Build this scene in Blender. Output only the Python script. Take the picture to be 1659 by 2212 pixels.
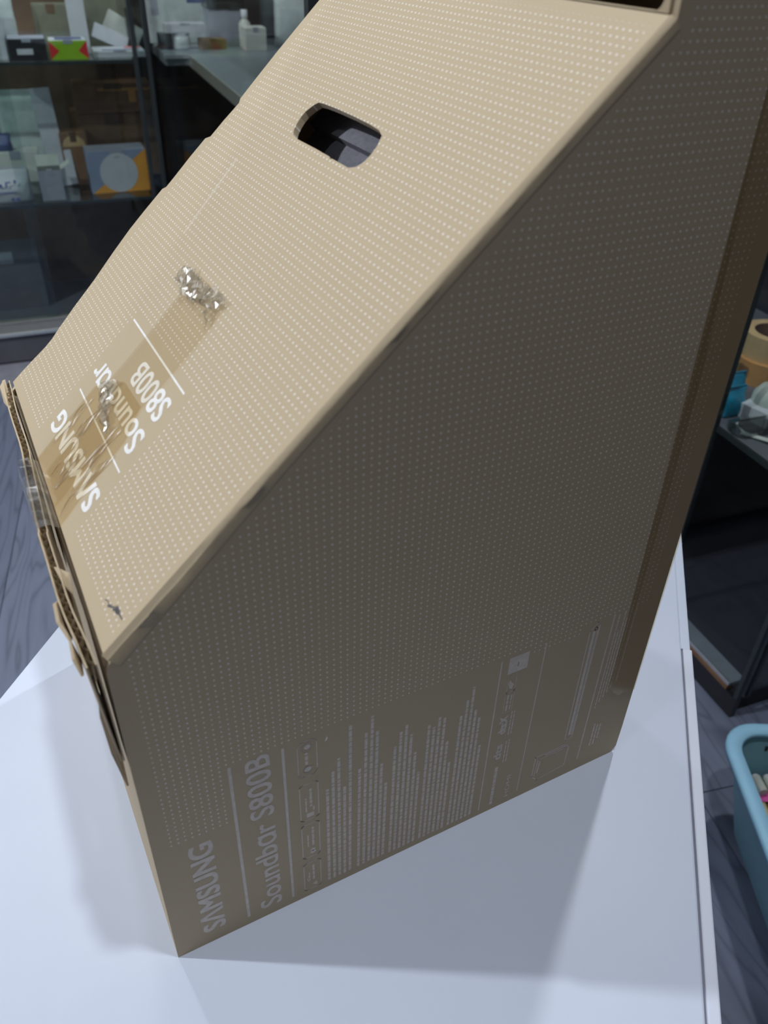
import bpy, bmesh, math, random
from mathutils import Vector, Matrix, noise

random.seed(7)
for o in list(bpy.data.objects):
    bpy.data.objects.remove(o)
scene = bpy.context.scene
COL = scene.collection

T = 0.75                     # table height; the near bottom corner of the big carton stands at x=0, y=0

# ------------------------------------------------------------------ camera
def camera():
    yaw, pitch, roll = 0.5029, 0.6340, 0.0335
    fpx = 1763.1
    cy, sy, cp, sp = math.cos(yaw), math.sin(yaw), math.cos(pitch), math.sin(pitch)
    f = Vector((sy*cp, cy*cp, -sp)); r = Vector((cy, -sy, 0)); u = r.cross(f)
    cr, sr = math.cos(roll), math.sin(roll)
    r2 = r*cr + u*sr; u2 = u*cr - r*sr
    m = Matrix((r2, u2, -f)).transposed().to_4x4()
    m.translation = Vector((-0.01336, -0.27752, 0.54299 + T))
    cd = bpy.data.cameras.new('camera'); co = bpy.data.objects.new('camera', cd)
    COL.objects.link(co); co.matrix_world = m
    cd.sensor_fit = 'HORIZONTAL'; cd.sensor_width = 36.0
    cd.lens = fpx/1659*36.0
    cd.clip_start = 0.01; cd.clip_end = 60
    cd.dof.use_dof = True; cd.dof.focus_distance = 0.62
    cd.dof.aperture_fstop = 13.0
    scene.camera = co
camera()

# ------------------------------------------------------------------ world + exposure
w = bpy.data.worlds.new('world'); scene.world = w; w.use_nodes = True
w.node_tree.nodes['Background'].inputs[0].default_value = (0.80, 0.88, 1.0, 1)
w.node_tree.nodes['Background'].inputs[1].default_value = 0.05
scene.view_settings.view_transform = 'Standard'
scene.view_settings.look = 'None'
scene.view_settings.exposure = 0.62
scene.view_settings.gamma = 1.0
scene.view_settings.use_curve_mapping = False

# ceiling lamps: (x, y, watts)
CEIL = 2.70
LAMPS = [
    (-1.90,  1.10, 41, 'far left of the big carton'),
    (-0.15,  1.35,  4, 'above the aisle behind the big carton'),
    ( 0.10,  2.30,  7, 'added to light the back cabinet'),  # extra lamp, put in to brighten the shelf fronts
    (-1.20, -0.35,  2.0, 'behind the viewer on the left'),
    ( 0.20, -0.17,  7.2, 'just beside the viewer above the table'),
    ( 1.30,  0.72,  9, 'over the glass counter on the right'),
]

# ------------------------------------------------------------------ helpers
def tag(o, label=None, cat=None, group=None, kind=None):
    if label: o['label'] = label
    if cat: o['category'] = cat
    if group: o['group'] = group
    if kind: o['kind'] = kind
    return o

def empty(name, loc=(0, 0, 0), rz=0.0, parent=None):
    o = bpy.data.objects.new(name, None); COL.objects.link(o)
    o.empty_display_size = 0.05
    o.location = loc; o.rotation_euler = (0, 0, rz)
    if parent: o.parent = parent
    return o

def link(name, me, mat, parent=None, loc=None, rot=None):
    o = bpy.data.objects.new(name, me); COL.objects.link(o)
    if mat is not None:
        mats = mat if isinstance(mat, (list, tuple)) else [mat]
        if len(me.materials) == 0:
            for m in mats: me.materials.append(m)
    if parent: o.parent = parent
    if loc is not None: o.location = loc
    if rot is not None: o.rotation_euler = rot
    return o

def finish(bm, name, mat, parent=None, loc=None, rot=None, smooth=False):
    bmesh.ops.recalc_face_normals(bm, faces=bm.faces[:])
    me = bpy.data.meshes.new(name); bm.to_mesh(me); bm.free()
    if smooth:
        for p in me.polygons: p.use_smooth = True
    return link(name, me, mat, parent, loc, rot)

def bx(bm, x0, x1, y0, y1, z0, z1, bev=0.0, mi=0):
    r = bmesh.ops.create_cube(bm, size=1.0)
    vs = r['verts']
    for v in vs:
        v.co = Vector(((x0+x1)/2 + v.co.x*(x1-x0), (y0+y1)/2 + v.co.y*(y1-y0), (z0+z1)/2 + v.co.z*(z1-z0)))
    fs = {f for v in vs for f in v.link_faces}
    for f in fs: f.material_index = mi
    if bev > 0:
        es = {e for v in vs for e in v.link_edges}
        bmesh.ops.bevel(bm, geom=list(es), offset=bev, segments=2, affect='EDGES', profile=0.6)
    return vs

def box(name, mat, parent, x0, x1, y0, y1, z0, z1, bev=0.0):
    bm = bmesh.new(); bx(bm, x0, x1, y0, y1, z0, z1, bev)
    return finish(bm, name, mat, parent)

def prism(bm, pts, axis, a0, a1):
    """extrude a polygon; axis 'y': pts are (x,z); axis 'z': pts are (x,y); axis 'x': pts are (y,z)"""
    def mk(p, a):
        if axis == 'y': return (p[0], a, p[1])
        if axis == 'x': return (a, p[0], p[1])
        return (p[0], p[1], a)
    v0 = [bm.verts.new(mk(p, a0)) for p in pts]
    v1 = [bm.verts.new(mk(p, a1)) for p in pts]
    n = len(pts)
    bm.faces.new(v0); bm.faces.new(v1[::-1])
    for i in range(n):
        bm.faces.new((v0[i], v1[i], v1[(i+1) % n], v0[(i+1) % n]))

def plate_with_hole(bm, outer, hole, z0, z1):
    """flat plate in the local xy plane, from z0 to z1, with one hole"""
    layers = []
    for z in (z0, z1):
        loops = []
        edges = []
        for pts in (outer, hole):
            vs = [bm.verts.new((p[0], p[1], z)) for p in pts]
            es = [bm.edges.new((vs[i], vs[(i+1) % len(vs)])) for i in range(len(vs))]
            loops.append(vs); edges += es
        bmesh.ops.triangle_fill(bm, use_beauty=True, use_dissolve=False, edges=edges)
        layers.append(loops)
    for k in range(2):
        a, b = layers[0][k], layers[1][k]
        n = len(a)
        for i in range(n):
            bm.faces.new((a[i], a[(i+1) % n], b[(i+1) % n], b[i]))

def tube(bm, p0, p1, r0, r1=None, seg=12, caps=True):
    r1 = r0 if r1 is None else r1
    p0, p1 = Vector(p0), Vector(p1)
    d = (p1-p0).normalized()
    a = d.orthogonal().normalized(); b = d.cross(a)
    va, vb = [], []
    for i in range(seg):
        t = 2*math.pi*i/seg
        o = a*math.cos(t) + b*math.sin(t)
        va.append(bm.verts.new(p0+o*r0)); vb.append(bm.verts.new(p1+o*r1))
    for i in range(seg):
        j = (i+1) % seg
        bm.faces.new((va[i], va[j], vb[j], vb[i]))
    if caps:
        bm.faces.new(va[::-1]); bm.faces.new(vb)

def lathe(bm, prof, seg=24, c=(0, 0, 0)):
    rings = []
    for (r, z) in prof:
        rings.append([bm.verts.new((c[0]+r*math.cos(2*math.pi*i/seg), c[1]+r*math.sin(2*math.pi*i/seg), c[2]+z)) for i in range(seg)])
    for a, b in zip(rings[:-1], rings[1:]):
        for i in range(seg):
            j = (i+1) % seg
            bm.faces.new((a[i], a[j], b[j], b[i]))
    return rings

# ------------------------------------------------------------------ materials
def nt(name):
    m = bpy.data.materials.new(name); m.use_nodes = True
    return m, m.node_tree, m.node_tree.nodes['Principled BSDF']

def math_node(t, op, a, b=None, c=None):
    n = t.nodes.new('ShaderNodeMath'); n.operation = op
    for i, v in enumerate((a, b, c)):
        if v is None: continue
        if isinstance(v, (int, float)): n.inputs[i].default_value = v
        else: t.links.new(v, n.inputs[i])
    return n.outputs[0]

def mix_rgb(t, fac, a, b, mode='MIX'):
    n = t.nodes.new('ShaderNodeMix'); n.data_type = 'RGBA'; n.blend_type = mode
    for s, v in ((n.inputs[0], fac), (n.inputs[6], a), (n.inputs[7], b)):
        if isinstance(v, (int, float)): s.default_value = v
        elif isinstance(v, (tuple, list)): s.default_value = (*v[:3], 1)
        else: t.links.new(v, s)
    return n.outputs[2]

def noise_node(t, vec, scale, detail=3, rough=0.5, dist=0.0):
    n = t.nodes.new('ShaderNodeTexNoise')
    n.inputs['Scale'].default_value = scale; n.inputs['Detail'].default_value = detail
    n.inputs['Roughness'].default_value = rough; n.inputs['Distortion'].default_value = dist
    if vec is not None: t.links.new(vec, n.inputs['Vector'])
    return n.outputs[0]

def ramp(t, fac, stops):
    n = t.nodes.new('ShaderNodeValToRGB')
    el = n.color_ramp.elements
    while len(el) < len(stops): el.new(0.5)
    for e, (p, c) in zip(el, stops):
        e.position = p; e.color = (*c[:3], 1) if len(c) >= 3 else (c[0],)*3+(1,)
    t.links.new(fac, n.inputs[0])
    return n.outputs[0]

def bump(t, b, h, strength, dist=0.001):
    n = t.nodes.new('ShaderNodeBump'); n.inputs['Strength'].default_value = strength
    n.inputs['Distance'].default_value = dist
    t.links.new(h, n.inputs['Height']); t.links.new(n.outputs[0], b.inputs['Normal'])

def simple(name, col, rough=0.6, metal=0.0, var=0.12, scale=30, spec=0.5, bstr=0.0):
    m, t, b = nt(name)
    tc = t.nodes.new('ShaderNodeTexCoord')
    f = noise_node(t, tc.outputs['Object'], scale, 4, 0.6)
    lo = tuple(c*(1-var) for c in col); hi = tuple(min(1, c*(1+var)) for c in col)
    c = ramp(t, f, [(0.3, lo), (0.7, hi)])
    t.links.new(c, b.inputs['Base Color'])
    b.inputs['Roughness'].default_value = rough; b.inputs['Metallic'].default_value = metal
    b.inputs['Specular IOR Level'].default_value = spec
    if bstr: bump(t, b, f, bstr)
    return m

def glassy(name, tint, rough=0.02, ior=1.45, gl=(1, 1, 1), extra=0.0, refl=1.0):
    """thin sheet: tinted see-through with a Fresnel reflection"""
    m = bpy.data.materials.new(name); m.use_nodes = True
    t = m.node_tree; t.nodes.clear()
    out = t.nodes.new('ShaderNodeOutputMaterial')
    tr = t.nodes.new('ShaderNodeBsdfTransparent'); tr.inputs[0].default_value = (*tint, 1)
    g = t.nodes.new('ShaderNodeBsdfGlossy'); g.inputs['Roughness'].default_value = rough
    g.inputs['Color'].default_value = (*gl, 1)
    lw = t.nodes.new('ShaderNodeLayerWeight'); lw.inputs['Blend'].default_value = 0.5
    f0 = ((ior-1)/(ior+1))**2            # Schlick's curve, the same from both sides of the sheet
    fac = math_node(t, 'MULTIPLY_ADD', math_node(t, 'POWER', lw.outputs['Facing'], 5.0), (1-f0)*refl, f0*refl+extra)
    mx = t.nodes.new('ShaderNodeMixShader')
    t.links.new(fac, mx.inputs[0]); t.links.new(tr.outputs[0], mx.inputs[1]); t.links.new(g.outputs[0], mx.inputs[2])
    t.links.new(mx.outputs[0], out.inputs[0])
    return m

KRAFT = (0.575, 0.46, 0.315)
INK = (0.93, 0.90, 0.88)

def kraft(name, mode):
    """cardboard; mode None plain, 'side' or 'slope' adds the printed dot lattice in that panel's own coordinates (metres)"""
    m, t, b = nt(name)
    tc = t.nodes.new('ShaderNodeTexCoord'); v = tc.outputs['Object']
    f1 = noise_node(t, v, 900, 3, 0.7)
    mp = t.nodes.new('ShaderNodeMapping'); mp.inputs['Scale'].default_value = (12, 3, 30) if mode != 'slope' else (30, 3, 12)
    t.links.new(v, mp.inputs[0])
    f2 = noise_node(t, mp.outputs[0], 1.0, 4, 0.55)
    c = mix_rgb(t, f1, tuple(k*0.86 for k in KRAFT), tuple(k*1.10 for k in KRAFT))
    c = mix_rgb(t, math_node(t, 'MULTIPLY', f2, 0.22), c, tuple(k*0.72 for k in KRAFT))
    if mode:
        s = t.nodes.new('ShaderNodeSeparateXYZ'); t.links.new(v, s.inputs[0])
        X = s.outputs['X']; Y = s.outputs['Z'] if mode == 'side' else s.outputs['Y']
        px, py, ox, oy = ((0.00404, 0.00393, 0.00275, 0.00089) if mode == 'side' else (0.00390, 0.00405, 0.00224, 0.00370))
        def cell(a, p, o):
            k = math_node(t, 'SUBTRACT', a, o)
            k = math_node(t, 'DIVIDE', k, p)
            k = math_node(t, 'ADD', k, 0.5)
            k = math_node(t, 'FRACT', k)
            return math_node(t, 'MULTIPLY', math_node(t, 'SUBTRACT', k, 0.5), p)
        dx, dy = cell(X, px, ox), cell(Y, py, oy)
        d2 = math_node(t, 'ADD', math_node(t, 'MULTIPLY', dx, dx), math_node(t, 'MULTIPLY', dy, dy))
        d = math_node(t, 'SQRT', d2)
        dot = math_node(t, 'LESS_THAN', d, 0.00056 if mode == 'side' else 0.00058)
        gt = lambda a, k: math_node(t, 'GREATER_THAN', a, k)
        lt = lambda a, k: math_node(t, 'LESS_THAN', a, k)
        AND = lambda a, b_: math_node(t, 'MULTIPLY', a, b_)
        OR = lambda a, b_: math_node(t, 'MAXIMUM', a, b_)
        if mode == 'side':
            # below the sloping fold, above the printed block
            edge = math_node(t, 'SUBTRACT', math_node(t, 'MULTIPLY_ADD', X, 0.9142, 0.2736 - 0.0135), Y)
            up = OR(gt(edge, 0.0), gt(X, 0.272))
            low = OR(gt(Y, 0.1685), AND(lt(X, 0.0455), gt(Y, 0.118)))
            low = OR(low, AND(gt(Y, 0.1585), AND(gt(X, 0.250), lt(X, 0.292))))
            mask = AND(AND(up, low), AND(gt(X, 0.0085), lt(X, 0.3475)))
            fade = 0.9
        else:
            blk = AND(AND(gt(Y, 0.0915), lt(Y, 0.2035)), lt(X, 0.105))
            mask = AND(AND(gt(X, 0.0085), lt(X, 0.349)), math_node(t, 'SUBTRACT', 1.0, blk))
            mask = AND(mask, AND(gt(Y, 0.0075), lt(Y, 0.290)))
            fade = 0.78
        wear = ramp(t, noise_node(t, v, 70, 3, 0.6), [(0.25, (0.5,)*3), (0.55, (1, 1, 1))])
        fac = math_node(t, 'MULTIPLY', AND(dot, mask), math_node(t, 'MULTIPLY', wear, fade))
        c = mix_rgb(t, fac, c, INK)
        if mode == 'slope':
            # pale rub mark along the far edge
            q = math_node(t, 'SUBTRACT', Y, math_node(t, 'MULTIPLY_ADD', X, 0.195, 0.1955))
            k = math_node(t, 'SUBTRACT', 1.0, math_node(t, 'DIVIDE', math_node(t, 'ABSOLUTE', q), 0.0022))
            k = math_node(t, 'MAXIMUM', k, 0.0)
            k = AND(k, AND(gt(X, 0.158), lt(X, 0.214)))
            c = mix_rgb(t, math_node(t, 'MULTIPLY', k, 0.38), c, (0.80, 0.73, 0.62))
    t.links.new(c, b.inputs['Base Color'])
    b.inputs['Roughness'].default_value = 0.72
    b.inputs['Specular IOR Level'].default_value = 0.25
    bump(t, b, f1, 0.10, 0.0006)
    return m

M = {}
M['kraft'] = kraft('kraft_cardboard', None)
M['kraft_side'] = kraft('kraft_dotted_side', 'side')
M['kraft_slope'] = kraft('kraft_dotted_slope', 'slope')
M['kraft_edge'] = simple('kraft_torn_edge', (0.46, 0.37, 0.25), 0.85, var=0.35, scale=260, spec=0.1, bstr=0.5)
M['ink'] = simple('white_print_ink', INK, 0.6, var=0.06, scale=200)
M['ink_thin'] = simple('white_print_ink_thin', (0.74, 0.66, 0.58), 0.6, var=0.10, scale=200)
M['pen'] = simple('pen_mark', (0.10, 0.09, 0.10), 0.6)
M['tape'] = glassy('brown_packing_tape', (0.965, 0.94, 0.885), 0.16, 1.38)
M['tape_dark'] = glassy('dark_packing_tape', (0.945, 0.895, 0.79), 0.14, 1.38)
M['tape_wrinkle'] = glassy('wrinkled_tape', (0.84, 0.80, 0.74), 0.38, 1.4, extra=0.06)
M['tape_clear'] = glassy('crumpled_clear_tape', (0.80, 0.79, 0.76), 0.26, 1.5, extra=0.15)
M['foam'] = simple('dark_grey_foam', (0.24, 0.24, 0.28), 0.9, var=0.15, scale=300)
M['table'] = simple('white_laminate', (0.655, 0.705, 0.845), 0.42, var=0.02, scale=6, spec=0.4)
M['table_trim'] = simple('white_edge_trim', (0.74, 0.775, 0.90), 0.35, var=0.02, scale=10)
M['groove'] = simple('grey_groove', (0.22, 0.22, 0.26), 0.8)
M['steel'] = simple('grey_steel', (0.42, 0.43, 0.46), 0.35, 0.9, var=0.06)
M['wall'] = simple('painted_wall', (0.13, 0.13, 0.14), 0.8, var=0.04, scale=4)
M['ceil'] = simple('ceiling_paint', (0.24, 0.245, 0.26), 0.85, var=0.02, scale=4)
M['glass'] = glassy('cabinet_glass', (0.90, 0.94, 0.93), 0.02, 1.45)
M['glass_coated'] = glassy('coated_cabinet_glass', (0.92, 0.95, 0.94), 0.02, 1.45, refl=0.22)
M['glass_shelf'] = glassy('shelf_glass', (0.74, 0.82, 0.80), 0.03, 1.5, extra=0.05)
M['frame'] = simple('dark_frame', (0.045, 0.055, 0.06), 0.35, 0.3, var=0.1)
M['alu'] = simple('brushed_aluminium', (0.55, 0.54, 0.48), 0.35, 0.7, var=0.05, scale=60)
M['alu_cool'] = simple('pale_aluminium', (0.66, 0.72, 0.76), 0.3, 0.6, var=0.04, scale=60)
M['plinth'] = simple('dark_grey_plinth', (0.115, 0.115, 0.135), 0.5, var=0.10, scale=12)
M['walnut'] = simple('brown_back_panel', (0.13, 0.075, 0.045), 0.6, var=0.3, scale=9)
M['black'] = simple('black_plastic', (0.022, 0.022, 0.026), 0.25, var=0.1)
M['dark_back'] = simple('dark_laminate', (0.026, 0.023, 0.029), 0.6, var=0.2, scale=10)
M['grey_shelf'] = simple('grey_laminate', (0.20, 0.235, 0.25), 0.35, var=0.05, scale=8)
M['white_card'] = simple('white_card', (0.56, 0.56, 0.61), 0.5, var=0.05)
M['cream_card'] = simple('cream_card', (0.60, 0.61, 0.56), 0.6, var=0.06)
M['grey_card'] = simple('grey_card', (0.33, 0.34, 0.40), 0.6, var=0.08)
M['slate'] = simple('slate_blue_card', (0.26, 0.30, 0.42), 0.5, var=0.05)
M['orange'] = simple('orange_print', (0.80, 0.33, 0.035), 0.5, var=0.06)
M['green'] = simple('lime_print', (0.30, 0.52, 0.02), 0.4, var=0.05)
M['red'] = simple('red_print', (0.72, 0.035, 0.035), 0.4, var=0.05)
M['navy'] = simple('navy_print', (0.07, 0.09, 0.22), 0.4, var=0.1)
M['blue_ink'] = simple('blue_handwriting', (0.10, 0.12, 0.38), 0.6)
M['olive'] = simple('olive_card', (0.19, 0.19, 0.14), 0.7, var=0.15)
M['brown_card'] = simple('brown_carton', (0.22, 0.115, 0.06), 0.7, var=0.2, scale=20)
M['amber'] = simple('amber_tape', (0.62, 0.30, 0.10), 0.4, var=0.1)
M['tan'] = simple('tan_carton', (0.60, 0.40, 0.20), 0.65, var=0.12)
M['teal'] = simple('teal_packet', (0.02, 0.26, 0.42), 0.2, var=0.3, scale=40)
M['yellow'] = simple('yellow_plastic', (0.75, 0.62, 0.03), 0.4)
M['pouch'] = glassy('clear_pouch', (0.55, 0.60, 0.60), 0.25, 1.5, extra=0.22)
M['pouch_white'] = simple('milky_pouch', (0.52, 0.56, 0.56), 0.3, var=0.15, scale=25)
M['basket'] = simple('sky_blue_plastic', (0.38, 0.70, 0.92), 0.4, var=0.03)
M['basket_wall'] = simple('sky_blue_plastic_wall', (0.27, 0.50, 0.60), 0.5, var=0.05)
M['stick'] = simple('pale_wood_stick', (0.62, 0.50, 0.27), 0.6, var=0.15, scale=60)
M['pink'] = simple('pink_band', (0.70, 0.10, 0.36), 0.35, var=0.15)
M['greywhite'] = simple('grey_white_plastic', (0.50, 0.53, 0.48), 0.5, var=0.1)

def floor_mat():
    m, t, b = nt('grey_oak_plank')
    tc = t.nodes.new('ShaderNodeTexCoord'); oi = t.nodes.new('ShaderNodeObjectInfo')
    rnd = math_node(t, 'MULTIPLY', oi.outputs['Random'], 37.0)
    cmb = t.nodes.new('ShaderNodeCombineXYZ'); t.links.new(rnd, cmb.inputs[0]); t.links.new(rnd, cmb.inputs[1])
    add = t.nodes.new('ShaderNodeVectorMath'); add.operation = 'ADD'
    t.links.new(tc.outputs['Object'], add.inputs[0]); t.links.new(cmb.outputs[0], add.inputs[1])
    mp = t.nodes.new('ShaderNodeMapping'); mp.inputs['Scale'].default_value = (1.1, 9.0, 1.0)
    t.links.new(add.outputs[0], mp.inputs[0])
    n1 = noise_node(t, mp.outputs[0], 1.4, 2, 0.5, 0.4)
    rings = math_node(t, 'FRACT', math_node(t, 'MULTIPLY', n1, 9.0))
    rings = math_node(t, 'ABSOLUTE', math_node(t, 'SUBTRACT', rings, 0.5))
    mp2 = t.nodes.new('ShaderNodeMapping'); mp2.inputs['Scale'].default_value = (4.0, 90.0, 1.0)
    t.links.new(add.outputs[0], mp2.inputs[0])
    n2 = noise_node(t, mp2.outputs[0], 1.0, 4, 0.6)
    c1 = ramp(t, rings, [(0.0, (0.125, 0.14, 0.205)), (0.16, (0.195, 0.22, 0.31)), (0.5, (0.22, 0.245, 0.345))])
    c2 = mix_rgb(t, math_node(t, 'MULTIPLY', n2, 0.55), c1, (0.125, 0.14, 0.205))
    tone = ramp(t, oi.outputs['Random'], [(0, (0.82, 0.82, 0.84)), (1, (1.1, 1.1, 1.08))])
    c3 = mix_rgb(t, 1.0, c2, tone, 'MULTIPLY')
    t.links.new(c3, b.inputs['Base Color'])
    b.inputs['Roughness'].default_value = 0.38
    bump(t, b, n2, 0.08, 0.001)
    return m
M['plank'] = floor_mat()

def emit_mat(name, col, s):
    m, t, b = nt(name)
    b.inputs['Base Color'].default_value = (*col, 1)
    b.inputs['Emission Color'].default_value = (*col, 1)
    b.inputs['Emission Strength'].default_value = s
    return m
M['lamp'] = emit_mat('lamp_diffuser', (0.93, 0.96, 1.0), 12)

# ------------------------------------------------------------------ room frame (turned 7 degrees against the big carton)
RA = math.radians(-7.0)
RD = Vector((math.cos(RA), math.sin(RA), 0)); RN = Vector((-math.sin(RA), math.cos(RA), 0))
def room(p, q, z=0.0):
    v = RD*p + RN*q
    return Vector((v.x, v.y, z))

PMIN, PMAX, QMIN, QMAX = -2.3, 2.3, -2.2, 3.16

def build_room():
    def slab(name, p0, p1, q0, q1, z0, z1, mat):
        bm = bmesh.new(); bx(bm, p0, p1, q0, q1, z0, z1)
        o = finish(bm, name, mat, rot=(0, 0, RA)); tag(o, kind='structure'); return o
    fl = slab('floor', PMIN, PMAX, QMIN, QMAX, -0.06, -0.0065, M['groove'])
    slab('ceiling', PMIN, PMAX, QMIN, QMAX, CEIL, CEIL+0.06, M['ceil'])
    slab('wall_back', PMIN, PMAX, QMAX, QMAX+0.1, -0.06, CEIL+0.06, M['wall'])
    slab('wall_front', PMIN, PMAX, QMIN-0.1, QMIN, -0.06, CEIL+0.06, M['wall'])
    slab('wall_left', PMIN-0.1, PMIN, QMIN-0.1, QMAX+0.1, -0.06, CEIL+0.06, M['wall'])
    slab('wall_right', PMAX, PMAX+0.1, QMIN-0.1, QMAX+0.1, -0.06, CEIL+0.06, M['wall'])
    # planks laid at an angle to the walls, clipped to the room
    ang = math.radians(76.0)
    du = Vector((math.cos(ang), math.sin(ang), 0)); dv = Vector((-math.sin(ang), math.cos(ang), 0))
    PW, PL = 0.185, 1.22
    bm = bmesh.new(); bx(bm, 0.0008, PL-0.0008, 0.0008, PW-0.0008, -0.006, 0.0, 0.0007)
    base = bpy.data.meshes.new('plank'); bmesh.ops.recalc_face_normals(bm, faces=bm.faces[:]); bm.to_mesh(base); bm.free()
    base.materials.append(M['plank'])
    inv = fl.matrix_world.inverted()
    for j in range(-17, 18):
        off = (j*0.437) % 1.0
        for i in range(-4, 5):
            c = du*((i+off)*PL) + dv*(j*PW + 0.063)
            mid = c + du*(PL/2) + dv*(PW/2)
            ends = [c, c+du*PL, c+dv*PW, c+du*PL+dv*PW]
            ok = all(PMIN < e.dot(RD) < PMAX and QMIN < e.dot(RN) < QMAX for e in ends)
            if not ok: continue
            o = bpy.data.objects.new('plank', base); COL.objects.link(o)
            o.parent = fl; o.location = Matrix.Rotation(-RA, 4, 'Z') @ c; o.rotation_euler = (0, 0, ang-RA)
build_room()

def build_lamps():
    for (x, y, wt, where) in LAMPS:
        t = empty('ceiling_downlight', (x, y, CEIL))
        tag(t, 'round white recessed ceiling downlight ' + where, 'downlight', 'ceiling downlights')
        bm = bmesh.new()
        lathe(bm, [(0.048, -0.0005), (0.048, -0.010), (0.060, -0.012), (0.072, -0.008), (0.074, -0.0005)], 32)
        finish(bm, 'trim_ring', M['white_card'], t, smooth=True)
        bm = bmesh.new(); bmesh.ops.create_circle(bm, cap_ends=True, segments=32, radius=0.047)
        finish(bm, 'diffuser', M['lamp'], t, loc=(0, 0, -0.004))
        ld = bpy.data.lights.new('lamp_light', 'AREA'); ld.shape = 'DISK'; ld.size = 0.085
        ld.energy = wt; ld.color = (0.90, 0.955, 1.0)
        lo = bpy.data.objects.new('lamp_light', ld); COL.objects.link(lo); lo.parent = t; lo.location = (0, 0, -0.014)
build_lamps()

# ------------------------------------------------------------------ table
def build_table():
    ang = math.atan2(0.748, 0.664)
    t = empty('white_table', (0, 0, 0), ang)
    tag(t, 'white laminate table carrying the large kraft soundbar carton', 'table')
    # local x runs along the table, local y to the left; s (to the right) = -y
    t0, t1, s0, s1 = -0.36, 0.585, -0.237, 0.337
    bm = bmesh.new(); bx(bm, t0, t1, -s1+0.0095, -s0, T-0.028, T, 0.0015)
    finish(bm, 'tabletop', M['table'], t)
    bm = bmesh.new(); bx(bm, t0, 0.372, -s1, -s1+0.0083, T-0.028, T+0.0012, 0.0012)
    finish(bm, 'edge_trim', M['table_trim'], t)
    bm = bmesh.new(); bx(bm, 0.373, t1, -s1+0.0012, -s1+0.0098, T-0.028, T-0.0003, 0.001)
    finish(bm, 'edge_trim', M['table'], t)
    bm = bmesh.new(); bx(bm, t0, 0.372, -s1+0.0080, -s1+0.0098, T-0.028, T-0.0016)
    finish(bm, 'groove', M['groove'], t)
    for (a, b) in ((t0+0.03, -s1+0.03), (t1-0.07, -s1+0.03), (t0+0.03, -s0-0.07), (t1-0.07, -s0-0.07)):
        bm = bmesh.new(); bx(bm, a, a+0.04, b, b+0.04, 0.012, T-0.028, 0.003)
        l = finish(bm, 'leg', M['steel'], t)
        bm = bmesh.new(); tube(bm, (a+0.02, b+0.02, 0.0), (a+0.02, b+0.02, 0.012), 0.022, 0.018, 16)
        finish(bm, 'foot', M['black'], l)
    for (y0, y1) in ((-s1+0.035, -s1+0.055), (-s0-0.055, -s0-0.035)):
        bm = bmesh.new(); bx(bm, t0+0.07, t1-0.07, y0, y1, T-0.08, T-0.028, 0.002)
        finish(bm, 'apron', M['steel'], t)
build_table()

# ------------------------------------------------------------------ the big carton
L, W, H, XE, ZE, TOP = 0.360, 0.2911, 0.2736, 0.2624, 0.5134, 1.16
TH = 0.004
SL = math.hypot(XE, ZE-H)
SU = Vector((XE/SL, 0, (ZE-H)/SL)); SV = Vector((0, 1, 0)); SNRM = SU.cross(SV)

def text_mesh(s, wid, hgt, bold=0.0):
    cu = bpy.data.curves.new('t', 'FONT'); cu.body = s; cu.size = 1.0; cu.offset = bold
    cu.resolution_u = 4; cu.fill_mode = 'FRONT'
    ob = bpy.data.objects.new('t', cu); COL.objects.link(ob)
    dg = bpy.context.evaluated_depsgraph_get(); dg.update()
    me = bpy.data.meshes.new_from_object(ob.evaluated_get(dg))
    bpy.data.objects.remove(ob); bpy.data.curves.remove(cu)
    xs = [v.co.x for v in me.vertices]; ys = [v.co.y for v in me.vertices]
    if not xs: return [], []
    ax, ay = min(xs), min(ys); kx = wid/(max(xs)-ax); ky = hgt/(max(ys)-ay)
    vs = [((v.co.x-ax)*kx, (v.co.y-ay)*ky) for v in me.vertices]
    fs = [tuple(p.vertices) for p in me.polygons]
    bpy.data.meshes.remove(me)
    return vs, fs

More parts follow.
